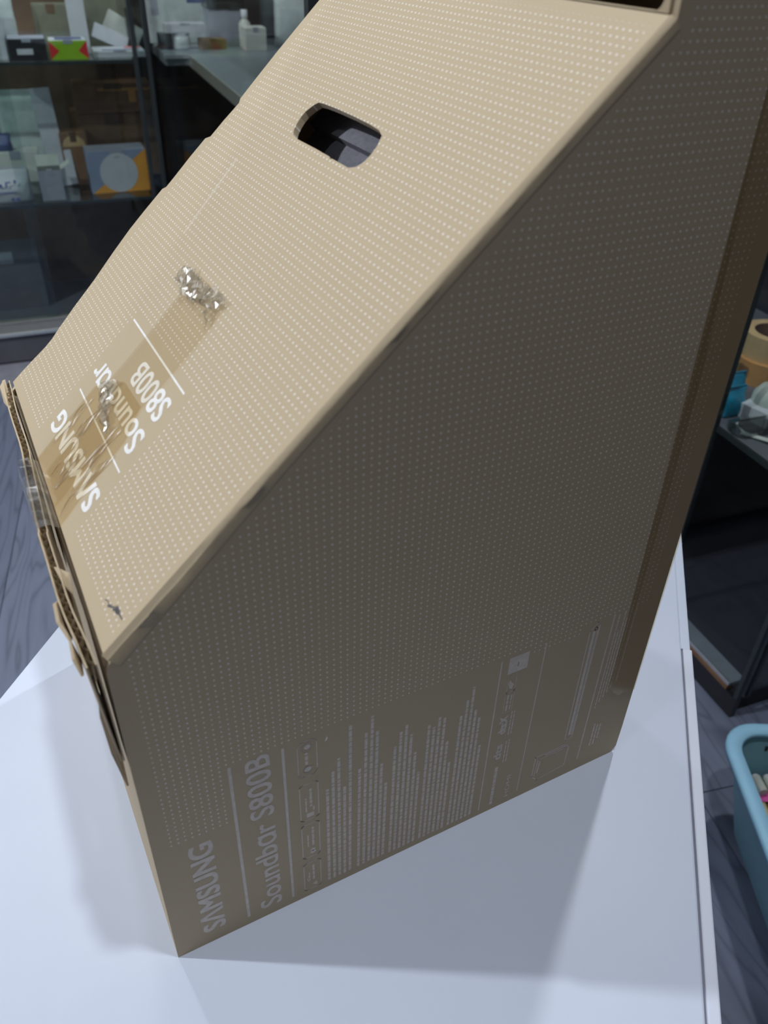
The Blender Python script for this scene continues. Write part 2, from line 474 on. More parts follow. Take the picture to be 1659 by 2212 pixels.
class Print:
    """flat print: collects 2-D shapes (reading direction a, up direction b) and lays them on a panel"""
    def __init__(s): s.v = []; s.f = []
    def quad(s, a0, b0, a1, b1):
        n = len(s.v); s.v += [(a0, b0), (a1, b0), (a1, b1), (a0, b1)]; s.f.append((n, n+1, n+2, n+3)); return s
    def poly(s, pts):
        n = len(s.v); s.v += list(pts); s.f.append(tuple(range(n, n+len(pts)))); return s
    def text(s, st, a, b, wid, hgt, bold=0.0):
        """bold in mm: strokes are thickened by layered copies shifted a little"""
        vs, fs = text_mesh(st, wid-2*bold, hgt-bold)
        sh = [(0, 0)] if bold == 0 else [(0, 0), (bold, 0), (2*bold, 0), (0, bold), (bold, bold), (2*bold, bold)]
        for k, (da, db) in enumerate(sh):
            n = len(s.v)
            s.v += [(x+a+da, y+b+db, k*0.000012) for x, y in vs]; s.f += [tuple(i+n for i in f) for f in fs]
        return s
    def line(s, pts, wd, closed=False):
        pts = [Vector(p) for p in pts]; m = len(pts)
        for i in range(m if closed else m-1):
            p, q = pts[i], pts[(i+1) % m]; d = (q-p)
            if d.length < 1e-9: continue
            d.normalize(); n_ = Vector((-d.y, d.x))*wd/2; e = d*wd*0.45
            s.poly([tuple(p-e-n_), tuple(q+e-n_), tuple(q+e+n_), tuple(p-e+n_)])
        return s
    def rrect(s, a0, b0, a1, b1, r, wd):
        pts = []
        for cx, cy, t0 in ((a1-r, b0+r, -90), (a1-r, b1-r, 0), (a0+r, b1-r, 90), (a0+r, b0+r, 180)):
            for k in range(5):
                t = math.radians(t0+k*22.5); pts.append((cx+r*math.cos(t), cy+r*math.sin(t)))
        return s.line(pts, wd, True)
    def disc(s, a, b, r, n=14):
        return s.poly([(a+r*math.cos(2*math.pi*i/n), b+r*math.sin(2*math.pi*i/n)) for i in range(n)])
    def ring(s, a, b, r, wd, n=16):
        return s.line([(a+r*math.cos(2*math.pi*i/n), b+r*math.sin(2*math.pi*i/n)) for i in range(n)], wd, True)
    def build(s, name, mat, parent, place, label=None):
        me = bpy.data.meshes.new(name)
        o0, ax, bx_ = Vector(place(0, 0)), Vector(place(1, 0)), Vector(place(0, 1))
        up = (ax-o0).cross(bx_-o0).normalized()
        me.from_pydata([tuple(Vector(place(v[0], v[1])) + up*(v[2] if len(v) > 2 else 0.0)) for v in s.v], [], s.f); me.update()
        o = link(name, me, mat, parent)
        if label: o['label'] = label
        return o

MM = 0.001
def on_side(a, b):           # a = height z (mm), b = -x (mm)
    return (-b*MM, -0.00007, a*MM)
def on_slope(a, b):          # a = across v (mm), b = -u (mm); slope panel's own coordinates
    return (-b*MM, a*MM, 0.00007)

def words_line(pr, rnd, x, z0, z1, hgt):
    """a line of tiny print: word-long strokes running up the side"""
    z = z0
    while z < z1-1:
        wl = rnd.uniform(2.2, 7.5); e = min(z+wl, z1)
        pr.quad(z, -x-hgt/2, e, -x+hgt/2)
        z = e + rnd.uniform(0.5, 0.9)

def build_carton():
    t = empty('soundbar_carton', (0, 0, T))
    tag(t, 'large kraft soundbar carton with sloping dotted front and hand hole', 'carton')
    # --- near side
    f = 0.0026
    side = [(0.0, 0.0), (L-0.004, 0.0), (L, 0.006), (L+0.0005, 0.03), (L, 0.2), (L, TOP), (XE+0.003, TOP), (XE+0.0015, ZE-0.0015), (0.0012, H-0.0050), (0.0, H-0.010)]
    bm = bmesh.new(); prism(bm, side, 'y', 0.0, TH)
    sp = finish(bm, 'side_panel', M['kraft_side'], t)
    # --- rounded, slightly crushed fold between the side and the slope
    bm = bmesh.new(); rows = []
    N = 90
    for i in range(N+1):
        k = i/N; u = k*SL
        base = SU*u + Vector((0, 0, H))
        amp = 0.0011*(noise.noise(Vector((u*55, 3.1, 0)))+0.5*noise.noise(Vector((u*160, 9.1, 0)))) * min(1, 12*k+0.25)
        row = []
        for j in range(7):
            a = j/6*math.pi/2
            y = f*(1-math.sin(a)); n_ = -f*(1-math.cos(a))
            sag = -0.0012*math.sin(j/6*math.pi)*(1.0 if k < 0.2 else 0.5)
            p = base + Vector((0, y, 0)) + SNRM*(n_ + (amp*0.6 if 0 < j < 6 else 0) + sag)
            if 0 < j < 6: p.y += amp*0.5
            row.append(bm.verts.new(p))
        drop = 0.0035 + 0.0035*max(0, 1-k*3)
        p = base + SNRM*(-f-drop); p.y = -0.00012
        row.append(bm.verts.new(p))
        rows.append(row)
    for a, b in zip(rows[:-1], rows[1:]):
        for j in range(7): bm.faces.new((a[j], b[j], b[j+1], a[j+1]))
    finish(bm, 'crushed_fold', M['kraft'], t, smooth=True)
    # --- far side, bottom, front, back, column
    far = [(0.0, 0.0), (L, 0.0), (L, TOP), (XE, TOP), (XE, ZE-0.006), (0.0, H-0.006)]
    bm = bmesh.new(); prism(bm, far, 'y', W-TH, W); finish(bm, 'far_side_panel', M['kraft'], t)
    bm = bmesh.new(); bx(bm, TH, L-TH, TH, W-TH, 0.0, TH); finish(bm, 'bottom_panel', M['kraft'], t)
    bm = bmesh.new(); bx(bm, 0.0, TH, TH, W-TH, 0.0, H-0.0085); finish(bm, 'front_panel', M['kraft'], t)
    bm = bmesh.new(); bx(bm, L-TH, L, TH, W-TH, 0.0, TOP); finish(bm, 'back_panel', M['kraft'], t)
    bm = bmesh.new(); bx(bm, XE, L, 0, W, TOP, TOP+TH); finish(bm, 'top_panel', M['kraft'], t)
    # column front with its hand hole low down (local x = across, local y = up)
    hz0, hz1, hy0, hy1, hr = 0.0004, 0.050, 0.0075, 0.115, 0.005
    hole = []
    for cx, cy, t0 in ((hy1-hr, hz0+hr, -90), (hy1-hr, hz1-hr, 0), (hy0+hr, hz1-hr, 90), (hy0+hr, hz0+hr, 180)):
        for k in range(7):
            a = math.radians(t0+k*15); hole.append((cx+hr*math.cos(a), cy+hr*math.sin(a)))
    bm = bmesh.new()
    plate_with_hole(bm, [(TH, 0.0), (W-TH, 0.0), (W-TH, TOP-ZE), (TH, TOP-ZE)], hole[::-1], 0.0, TH)
    cf = finish(bm, 'column_front_panel', M['kraft'], t)
    cf.matrix_local = Matrix(((0, 0, 1, XE), (1, 0, 0, 0), (0, 1, 0, ZE), (0, 0, 0, 1)))
    # --- slope panel in its own coordinates: x = up the slope, y = across, z = outward
    farE = [(2.2, 286.1), (12, 285.5), (24, 283.6), (36, 281.5), (44, 281.5), (52, 284), (70, 287.5), (92, 290.5), (115, 296), (134, 299.4), (150, 300.2), (168.8, 300.3), (171.5, 297.2), (180, 297.4), (197, 298.6), (213, 298.6), (216.0, 293.6), (230, 293.6), (244.5, 292.4), (247.5, 295.6), (262, 296.8), (286, 298.2), (310, 298.6), (330, 298.7), (355.0, 298.4)]
    holeS = [(243.2, 197.7), (246, 200.8), (249.8, 203.0), (254, 204.4), (258.2, 204.5), (263.8, 201.7), (266.3, 198.7), (266.9, 192.1), (267.3, 176.3), (267.2, 154.8), (266.7, 134.1), (265.9, 122.5), (263.9, 116.4), (258.0, 113.2), (252.8, 112.3), (247.9, 112.8), (243.9, 115.8), (241.6, 121.1), (241.7, 141.3), (240.9, 143), (242.0, 145), (242.2, 163.9), (242.0, 188.8)]
    outer = [(1.0, 2.6), (SL*1000-0.5, 2.6)] + farE[::-1]
    bm = bmesh.new()
    plate_with_hole(bm, [(a*MM, b*MM) for a, b in outer], [(a*MM, b*MM) for a, b in holeS][::-1], -TH, 0.0)
    slp = finish(bm, 'slope_panel', M['kraft_slope'], t)
    m = Matrix((SU, SV, SNRM)).transposed().to_4x4(); m.translation = Vector((0, 0, H))
    slp.matrix_local = m
    # inner board seen through the hand hole
    bm = bmesh.new(); bx(bm, 0.215, 0.31, 0.07, 0.24, -0.034, -0.028)
    finish(bm, 'inner_board', M['foam'], slp)
    bm = bmesh.new(); bx(bm, 0.262, 0.31, 0.07, 0.24, -0.028, -0.022)
    finish(bm, 'inner_board', M['foam'], slp)

    # --- print on the slope (children of the slope panel)
    Print().text('S\u039bMSUNG', 94.5, -32.0, 101.5, 15.0, 0.75).build('printed_logo', M['ink'], slp, on_slope)
    Print().quad(95.2, -47.6, 196.7, -46.5).build('printed_rule', M['ink'], slp, on_slope)
    Print().text('Soundb\u0251r', 99.5, -70.5, 98.5, 15.2, 0.45).build('printed_title', M['ink'], slp, on_slope)
    Print().text('S800B', 100.5, -92.4, 55.5, 15.0, 0.45).build('printed_title', M['ink'], slp, on_slope)
    Print().quad(97.4, -100.7, 201.7, -99.5).build('printed_rule', M['ink'], slp, on_slope)
    # pen scribble near the fold
    pr = Print()
    pr.line([(29, -12.0), (26.5, -13.2), (24, -13.0), (22, -14.4)], 0.5)
    pr.line([(24, -12.2), (20, -14.6), (18.5, -14.2), (17, -16.0), (14.5, -15.4)], 0.9)
    pr.line([(19.5, -15.6), (16, -15.0), (13, -16.4), (9, -16.8)], 0.8)
    pr.line([(18, -16.6), (14, -16.8)], 1.4)
    pr.build('pen_scribble', M['pen'], slp, on_slope, 'dark pen scribble')

    # --- print on the side (children of the side panel)
    rnd = random.Random(3)
    S = lambda: Print()
    S().text('S\u039bMSUNG', 13.2, -33.2, 96.5, 15.4, 0.75).build('printed_logo', M['ink_thin'], sp, on_side)
    for x, z0, z1, wd in ((48.5, 8.9, 166.4, 1.9), (79.6, 7.6, 164.9, 1.7), (227.8, 6.1, 164.9, 1.0), (262.2, 8.6, 165.8, 0.9), (318.8, 13.0, 168.1, 1.2)):
        S().quad(z0, -x-wd/2, z1, -x+wd/2).build('printed_rule', M['ink_thin'], sp, on_side)
    S().text('Soundb\u0251r S800B', 10.0, -71.9, 157.0, 15.0, 0.45).build('printed_title', M['ink_thin'], sp, on_side)
    for i, (z0, z1) in enumerate(((131.5, 163.5), (87.5, 123.5), (46.0, 82.5), (7.5, 39.5))):
        p = S().rrect(z0, -100.2, z1, -88.2, 3.4 if i == 0 else 1.8, 0.6)
        if i == 0:
            p.ring(157.8, -94.2, 3.4, 0.5); p.disc(157.8, -94.2, 2.0); p.ring(137.5, -94.2, 3.0, 0.5); p.disc(137.5, -94.2, 2.2)
            words_line(p, rnd, 93.6, 142, 153, 1.8)
        elif i == 1:
            p.quad(90, -97, 94, -92); p.quad(95.5, -97.5, 99.5, -96.3); words_line(p, rnd, 95.2, 100, 118, 1.6); words_line(p, rnd, 92.0, 96, 110, 1.0)
        elif i == 2:
            p.disc(50.5, -95.4, 1.9); p.disc(53.2, -95.2, 1.7); words_line(p, rnd, 95.6, 58, 78, 1.5); words_line(p, rnd, 92.2, 58, 72, 1.0)
        else:
            p.poly([(10, -97.2), (15, -97.2), (12.5, -93.6)]); p.line([(17, -91.5), (20, -90.6), (24, -91.4)], 0.6); words_line(p, rnd, 95.0, 18, 36, 1.5); words_line(p, rnd, 92.0, 18, 28, 1.0)
        p.build('printed_icon', M['ink_thin'], sp, on_side)
    cols = [([(106.3, 111), (110.2, 127), (114.1, 136), (117.9, 106), (121.8, 162)], 7.8),
            ([(128.2, 117), (132.3, 149), (136.2, 162.5), (139.9, 146.5), (143.6, 113), (147.3, 91)], 8.2),
            ([(152.8, 124.5), (156.6, 136.5), (160.4, 141.5), (164.2, 130), (168.0, 110), (171.7, 87.5)], 6.6),
            ([(177.0, 131.5), (180.8, 127.6), (184.6, 136.8), (188.4, 132.6), (192.2, 107), (195.8, 83)], 6.4),
            ([(201.0, 127.5), (204.8, 142.3), (208.6, 151.4), (212.3, 128), (216.0, 119.3), (219.7, 87.8)], 6.6)]
    for ls, z0 in cols:
        p = S()
        for i, (x, z1) in enumerate(ls): words_line(p, rnd, x, z0+rnd.uniform(-0.4, 0.4), z1, 2.0)
        p.build('printed_paragraph', M['ink_thin'], sp, on_side)
    # row of marks between the two thin rules
    p = S(); p.quad(149.8, -249.2, 164.8, -242.0); p.quad(149.8, -240.8, 164.8, -233.8); p.quad(149.8, -242.0, 154.6, -240.8); p.quad(158.5, -242.0, 164.8, -240.8)
    p.build('printed_badge', M['ink_thin'], sp, on_side)
    p = S().rrect(132.0, -242.0, 146.2, -235.4, 0.8, 0.35); p.poly([(134, -239.5), (138, -240.8), (143.5, -236.6), (139.5, -236.2), (135.5, -237.2)])
    p.build('printed_badge', M['ink_thin'], sp, on_side)
    p = S().rrect(111.4, -242.2, 130.9, -235.2, 0.6, 0.35); words_line(p, rnd, 237.6, 113, 129, 1.6); words_line(p, rnd, 240.4, 113, 129, 1.0)
    p.build('printed_badge', M['ink_thin'], sp, on_side)
    p = S().text('dts:X', 88.5, -240.6, 19, 6.6, 0.5); words_line(p, rnd, 243.4, 85, 110, 1.0); words_line(p, rnd, 245.6, 85, 110, 1.0)
    p.build('printed_badge', M['ink_thin'], sp, on_side)
    p = S().text('dts', 60.5, -240.2, 17, 6.4, 0.5); words_line(p, rnd, 243.2, 54, 79, 1.0); words_line(p, rnd, 245.6, 54, 79, 1.0)
    p.build('printed_badge', M['ink_thin'], sp, on_side)
    p = S(); words_line(p, rnd, 238.4, 7, 52, 2.6); p.build('printed_caption', M['ink_thin'], sp, on_side)
    p = S().text('HDMI', 8.0, -253.6, 26, 3.6, 0.15); p.build('printed_caption', M['ink_thin'], sp, on_side)
    # line drawings of the bar and the subwoofer
    p = S().line([(47, -306.8), (45.6, -304), (47.4, -300.2), (160.5, -299.2), (166.6, -304.6), (164.5, -307.0)], 0.9, True)
    p.line([(52, -303.6), (158, -303.0)], 2.4); p.line([(50, -305.8), (163, -305.8)], 0.8); p.ring(161.0, -304.2, 1.3, 0.5)
    p.build('printed_drawing', M['ink_thin'], sp, on_side)
    p = S().line([(40.5, -274.7), (40.7, -302.7), (37.6, -306.0), (13.7, -305.9), (10.9, -280.0), (17.7, -274.4)], 0.95, True)
    p.line([(37.6, -306.0), (36.2, -303), (36.4, -277.5), (17, -276.5)], 0.8); p.line([(38.5, -303.8), (38.6, -284)], 1.2); p.line([(36.4, -277.5), (40.5, -274.7)], 0.5)
    p.line([(20, -278.8), (33, -279.6)], 1.4)
    p.build('printed_drawing', M['ink_thin'], sp, on_side)
    p = S()
    for x, z0, z1 in ((323.4, 70, 166), (326.0, 76, 150), (328.6, 80, 168), (331.2, 84, 160), (333.8, 88, 168.5), (338.2, 93, 169)): words_line(p, rnd, x, z0, z1, 1.0)
    p.build('printed_paragraph', M['ink_thin'], sp, on_side)
    p = S()
    for x, z0, z1 in ((328.5, 24, 50), (331.6, 24, 48), (334.6, 30, 47)): words_line(p, rnd, x, z0, z1, 1.5)
    p.build('printed_caption', M['ink_thin'], sp, on_side)
    # pale scuff spot
    S().poly([(156.5, -105.4), (158.5, -105.9), (160.5, -106.8), (159.0, -107.2), (157.2, -106.8)]).build('scuff_spot', M['ink'], sp, on_side)

    # --- dark tape down the back corner of the side, ragged lower end
    bm = bmesh.new()
    rnd2 = random.Random(11)
    left = []; N = 40
    zs = [0.074 + (1.12-0.074)*i/N for i in range(N+1)]
    low = [(0.3300, 0.0885), (0.3325, 0.0840), (0.3350, 0.0862), (0.3385, 0.0800), (0.3420, 0.0770), (0.3455, 0.0740), (0.3490, 0.0765), (0.3530, 0.0742), (0.3575, 0.0745), (L+0.0006, 0.0730)]
    pts = low + [(L+0.0006, 1.12)]
    for z in zs[::-1][:-1]:
        if z < 0.095: continue
        x = 0.3365 if z < 0.33 else 0.3365 - 0.060*min(0.2, (z-0.33))
        if z < 0.17: x = 0.3310 + 0.0055*(z-0.09)/0.08
        pts.append((x, z))
    fc = bm.faces.new([bm.verts.new((a, -0.0007, b)) for a, b in pts]); bmesh.ops.triangulate(bm, faces=[fc])
    tp = finish(bm, 'corner_tape', M['tape_dark'], t, None)
    tp['label'] = 'brown packing tape along the back corner'
    bm = bmesh.new(); bm.faces.new([bm.verts.new(c_) for c_ in ((L+0.0006, -0.0007, 0.073), (L+0.0006, 0.026, 0.073), (L+0.0006, 0.026, 1.12), (L+0.0006, -0.0007, 1.12))])
    finish(bm, 'tape_wrap', M['tape_dark'], tp)

    # --- tapes on the slope
    def strip(name, pts, n0, mat, label=None):
        bm = bmesh.new(); vs = [bm.verts.new((a*MM, b*MM, n0)) for a, b in pts]
        f_ = bm.faces.new(vs); bmesh.ops.triangulate(bm, faces=[f_])
        o = finish(bm, name, mat, slp)
        if label: o['label'] = label
        return o
    strip('tape_strip', [(0.5, 104), (18, 107), (32.5, 109), (58, 111.2), (76, 123), (75, 156), (69, 169), (57, 182), (30, 181), (0.5, 178.6)], 0.0007, M['tape_dark'], 'wide brown packing tape over the logo')
    strip('tape_strip', [(0.5, 122), (30, 124), (50, 126), (52, 158), (26, 160), (0.5, 158)], 0.0009, M['tape'], 'second layer of wrinkled tape')
    strip('tape_strip', [(60, 120.5), (110, 118.6), (134, 120), (147, 123), (148, 154), (147, 178), (133, 174), (101, 172), (62, 171.5)], 0.0011, M['tape'], 'pale packing tape above the logo')
    # wrinkles running along the tape
    rw = random.Random(5)
    for k in range(24):
        v0 = rw.uniform(112, 176); u0 = rw.uniform(1, 34); u1 = u0 + rw.uniform(14, 34)
        bm = bmesh.new(); prev = None
        hgt = rw.uniform(0.0003, 0.0008); wd = rw.uniform(0.0003, 0.0008); dv = rw.uniform(-5, 5)
        for i in range(9):
            q = i/8; u = (u0+(u1-u0)*q)*MM; v = (v0+dv*q+1.2*math.sin(q*5+k))*MM
            h_ = 0.00095 + hgt*math.sin(q*math.pi)
            r_ = (bm.verts.new((u, v-wd, 0.00095)), bm.verts.new((u, v, h_)), bm.verts.new((u, v+wd, 0.00095)))
            if prev:
                for j in range(2): bm.faces.new((prev[j], r_[j], r_[j+1], prev[j+1]))
            prev = r_
        finish(bm, 'tape_wrinkle', M['tape_wrinkle'], slp)
    def crumple(name, outline, amp, seed, label):
        """loose crumpled tape end: a faceted sheet inside an outline (mm on the slope)"""
        us = [p[0] for p in outline]; vs_ = [p[1] for p in outline]
        def inside(a, b):
            c = False; n = len(outline)
            for i in range(n):
                (x1, y1), (x2, y2) = outline[i], outline[(i+1) % n]
                if (y1 > b) != (y2 > b) and a < (x2-x1)*(b-y1)/(y2-y1)+x1: c = not c
            return c
        st = 2.3; bm = bmesh.new(); grid = {}
        rr = random.Random(seed)
        na = int((max(us)-min(us))/st)+1; nb = int((max(vs_)-min(vs_))/st)+1
        for i in range(na+1):
            for j in range(nb+1):
                a = min(us)+i*st; b = min(vs_)+j*st
                if not inside(a, b): continue
                h_ = abs(noise.noise(Vector((a*0.16, b*0.09, seed))))*1.0 + 0.55*abs(noise.noise(Vector((a*0.3, b*0.22, seed+4))))
                grid[i, j] = bm.verts.new(((a+rr.uniform(-1.1, 1.1))*MM, (b+rr.uniform(-1.1, 1.1))*MM, 0.0013+amp*h_))
        for i in range(na):
            for j in range(nb):
                q = [grid.get(k) for k in ((i, j), (i+1, j), (i+1, j+1), (i, j+1))]
                if all(q):
                    bm.faces.new(q[:3]); bm.faces.new((q[0], q[2], q[3]))
        o = finish(bm, name, M['tape_clear'], slp); o['label'] = label
        return o
    crumple('crumpled_tape', [(131, 158), (133, 174), (135.5, 191), (141, 191), (146, 188), (149.5, 178), (149, 154), (150.5, 122), (148, 119.5), (141, 128), (133, 119.5), (131, 124), (137, 138), (134, 150)], 0.0062, 2, 'crumpled clear tape end')
    crumple('crumpled_tape', [(49, 128), (52, 148), (54, 162), (58, 172), (66, 174), (74, 158), (66, 150), (60, 138), (54, 126)], 0.0050, 8, 'crumpled clear tape patch over the word')

    # --- torn front flap: two liners with wavy fluting between them, standing off the front
    def flap_x(y): return -0.0022 + 0.0022*max(0.0, (y-0.18)/0.11) - 0.0038*math.sin(math.pi*min(1, (y+0.012)/0.20)**0.8)*(1 if y < 0.10 else 0.85) + 0.0012*noise.noise(Vector((y*22, 1.7, 0)))
    def flap_top(y):
        b = H + 0.0022 + 0.0022*noise.noise(Vector((y*30, 5.2, 0))) + 0.0010*noise.noise(Vector((y*110, 2.2, 0)))
        if y < 0.02: b -= 0.004*(1-y/0.02)
        return b
    def flap_bot(y):
        return H - 0.020 - 0.012*abs(noise.noise(Vector((y*18, 8.8, 0)))) - 0.010*abs(noise.noise(Vector((y*70, 4.4, 0)))) - (0.055*math.exp(-((y-0.015)/0.03)**2)) - 0.028*math.exp(-((y-0.16)/0.03)**2)
    N = 150
    def sheet(off, thick, name, mat, parent, ex=0.0):
        bm = bmesh.new(); rows = []
        for i in range(N+1):
            y = -0.0005 + (W-0.002)*i/N
            x = flap_x(y)+off; zt = flap_top(y)+ex*noise.noise(Vector((y*90, off*900, 3))); zb = flap_bot(y)+0.004*noise.noise(Vector((y*140, off*700, 1)))
            zm = zb + (zt-zb)*0.5
            rows.append([bm.verts.new(p) for p in ((x, y, zt), (x-thick, y, zt), (x*0.7-thick, y, zm), (x*0.35-thick-0.0004, y, zb), (x*0.35-0.0004, y, zb), (x*0.7, y, zm))])
        for a, b in zip(rows[:-1], rows[1:]):
            for j in range(6): bm.faces.new((a[j], b[j], b[(j+1) % 6], a[(j+1) % 6]))
        bm.faces.new(rows[0]); bm.faces.new(rows[-1][::-1])
        return finish(bm, name, mat, parent)
    fp = sheet(0.0, 0.0007, 'front_flap', M['kraft'], t, 0.0012)
    fp['label'] = 'torn double-wall flap along the front edge'
    sheet(-0.0040, 0.0008, 'outer_liner', M['kraft'], fp, 0.0022)
    bm = bmesh.new(); prev = None
    K = 520
    for i in range(K+1):
        y = (W-0.003)*i/K
        x = flap_x(y) - 0.0023 + 0.0015*math.sin(2*math.pi*y/0.0068)
        zt = flap_top(y) - 0.0009 + 0.0006*noise.noise(Vector((y*300, 0, 0))); zb = flap_bot(y)+0.003
        r_ = (bm.verts.new((x, y, zt)), bm.verts.new((x, y, max(zb, zt-0.010))))
        if prev: bm.faces.new((prev[0], r_[0], r_[1], prev[1]))
        prev = r_
    finish(bm, 'fluting', M['kraft_edge'], fp)
    # torn scraps of liner
    def scrap(pts, th=0.0008):
        bm = bmesh.new()
        a = [bm.verts.new(p) for p in pts]; b = [bm.verts.new((p[0]-th, p[1], p[2]-0.0002)) for p in pts]
        bm.faces.new(a); bm.faces.new(b[::-1]); n = len(a)
        for i in range(n): bm.faces.new((a[i], b[i], b[(i+1) % n], a[(i+1) % n]))
        finish(bm, 'torn_scrap', M['kraft'], fp)
    scrap([(-0.0095, 0.024, H-0.006), (-0.0125, 0.034, H-0.001), (-0.0118, 0.044, H+0.002), (-0.0095, 0.050, H-0.002), (-0.0088, 0.036, H-0.012)], 0.0016)
    scrap([(-0.0090, 0.008, H-0.014), (-0.0108, 0.014, H-0.008), (-0.0100, 0.022, H-0.004), (-0.0080, 0.018, H-0.014)], 0.0013)
    scrap([(-0.0020, 0.064, H+0.0015), (-0.0075, 0.070, H+0.003), (-0.0060, 0.058, H+0.001), (-0.0030, 0.052, H-0.002)], 0.0006)
    scrap([(-0.0045, 0.010, H-0.030), (-0.0062, 0.010, H-0.046), (-0.0056, 0.008, H-0.072), (-0.0024, 0.006, H-0.098), (-0.0015, 0.012, H-0.050)], 0.0010)
    scrap([(-0.0048, 0.250, H+0.001), (-0.0066, 0.262, H+0.000), (-0.0062, 0.280, H+0.003), (-0.0028, 0.287, H+0.004), (-0.0030, 0.262, H-0.002)], 0.0012)
    # tape folded over the flap
    bm = bmesh.new(); prev = None
    prof = [(0.0006, H+0.0010), (-0.0045, H+0.0052), (-0.0102, H+0.0044), (-0.0114, H-0.003), (-0.0085, H-0.026)]
    for i in range(25):
        y = 0.104 + 0.072*i/24
        row = []
        for k, (x, z) in enumerate(prof):
            nz = 0.0016*noise.noise(Vector((y*160, k*3.3, 0))) if k else 0
            row.append(bm.verts.new((x + nz*0.6, y + (0.002*noise.noise(Vector((y*60, k, 7))) if k > 2 else 0), z + nz)))
        if prev:
            for k in range(4): bm.faces.new((prev[k], row[k], row[k+1], prev[k+1]))
        prev = row
    o = finish(bm, 'folded_tape', M['tape_clear'], fp)
build_carton()

# ------------------------------------------------------------------ things on shelves
def carton(name, label, cat, p, q, z, w_, d, h, mat, rz=0.0, group=None, top=None, bev=0.0015, seal=None):
    """small product carton; p,q = middle of its front foot in the room frame; parts: body, lid flap"""
    t = empty(name, room(p, q, z), RA+rz)
    tag(t, label, cat, group)
    bm = bmesh.new(); bx(bm, -w_/2, w_/2, 0, d, 0, h-0.0012, bev); finish(bm, 'body', mat, t)
    bm = bmesh.new(); bx(bm, -w_/2+0.0015, w_/2-0.0015, 0.0015, d-0.002, h-0.0012, h+0.0002, 0.0005)
    finish(bm, 'lid_flap', top or mat, t)
    bm = bmesh.new(); bx(bm, -w_*0.12, w_*0.12, -0.0004, 0.012, h+0.0002, h+0.0008)
    bx(bm, -w_*0.12, w_*0.12, -0.0008, 0.0, h*0.82, h+0.0008)
    finish(bm, 'seal', seal or (M['walnut'] if mat.name in ('brown_carton', 'olive_card', 'tan_carton') else M['grey_card']), t)
    return t

def face_print(t, name, mat, pr, w_, h, label=None, off=-0.0006):
    return pr.build(name, mat, t, lambda a, b: (a, off, b), label)

def pouch(name, label, cat, p, q, z, w_, d, h, mat, rz=0.0, lean=0.0, seed=0, group=None, pinch=0.5):
    """soft bag: a bulging sack that thins to a sealed crimped top"""
    t = empty(name, room(p, q, z), RA+rz); tag(t, label, cat, group)
    bm = bmesh.new(); rows = []; NZ, NA = 12, 20
    for i in range(NZ+1):
        k = i/NZ; zz = k*h*0.94
        dd = d*(0.85 + 0.3*math.sin(math.pi*min(1, k*1.2)))*(1-k**3*0.93)
        ww = w_*(1 - 0.10*math.sin(math.pi*k)*pinch)
        row = []
        for j in range(NA):
            a = 2*math.pi*j/NA
            cx, sx = math.cos(a), math.sin(a)
            x = ww/2*math.copysign(abs(cx)**0.45, cx); y = dd/2*math.copysign(abs(sx)**0.6, sx)
            n_ = noise.noise(Vector((x*40, y*40+seed, zz*40)))*0.006*min(1, k*6)
            row.append(bm.verts.new((x+n_*0.5, y+d/2+n_+lean*zz, zz)))
        rows.append(row)
    for a, b in zip(rows[:-1], rows[1:]):
        for j in range(NA): bm.faces.new((a[j], a[(j+1) % NA], b[(j+1) % NA], b[j]))
    bm.faces.new(rows[0][::-1]); bm.faces.new(rows[-1])
    finish(bm, 'bag', mat, t, smooth=True)
    bm = bmesh.new(); y = d/2+lean*h*0.94
    bx(bm, -w_*0.47, w_*0.47, y-0.0012, y+0.0012, h*0.93, h, 0.0004)
    for k in range(3): bx(bm, -w_*0.47, w_*0.47, y-0.0018, y+0.0018, h*(0.945+0.018*k), h*(0.950+0.018*k))
    finish(bm, 'sealed_top', mat, t)
    return t

def leaning_card(name, label, cat, p, q, z, w_, h, th, mat, tilt=0.0, roll=0.0, rz=0.0, group=None, fold=False):
    """card or flat pack standing on its foot, leaning back by tilt; one printed face part"""
    t = empty(name, room(p, q, z), RA+rz); tag(t, label, cat, group)
    bm = bmesh.new(); bx(bm, -w_/2, w_/2, -th/2, th/2, 0, h, min(th*0.3, 0.002))
    o = finish(bm, 'card', mat, t, rot=(-tilt, roll, 0), loc=(0, 0, abs(math.sin(roll))*w_/2 + math.sin(abs(tilt))*th/2))
    if fold:
        bm = bmesh.new(); bx(bm, w_/2-0.002, w_/2+w_*0.35, -th/2-0.004, th/2-0.004, 0.003, h*0.5, min(th*0.3, 0.002))
        finish(bm, 'folded_leaf', mat, t, rot=(-tilt, roll, 0), loc=(0, 0, abs(math.sin(roll))*w_/2 + math.sin(abs(tilt))*th/2))
    return t, o

QF = 2.576          # front plane of the back cabinet (room frame)
PO = -0.2155        # room p of the measuring origin on that plane
Z1, Z2 = 0.915, 0.518

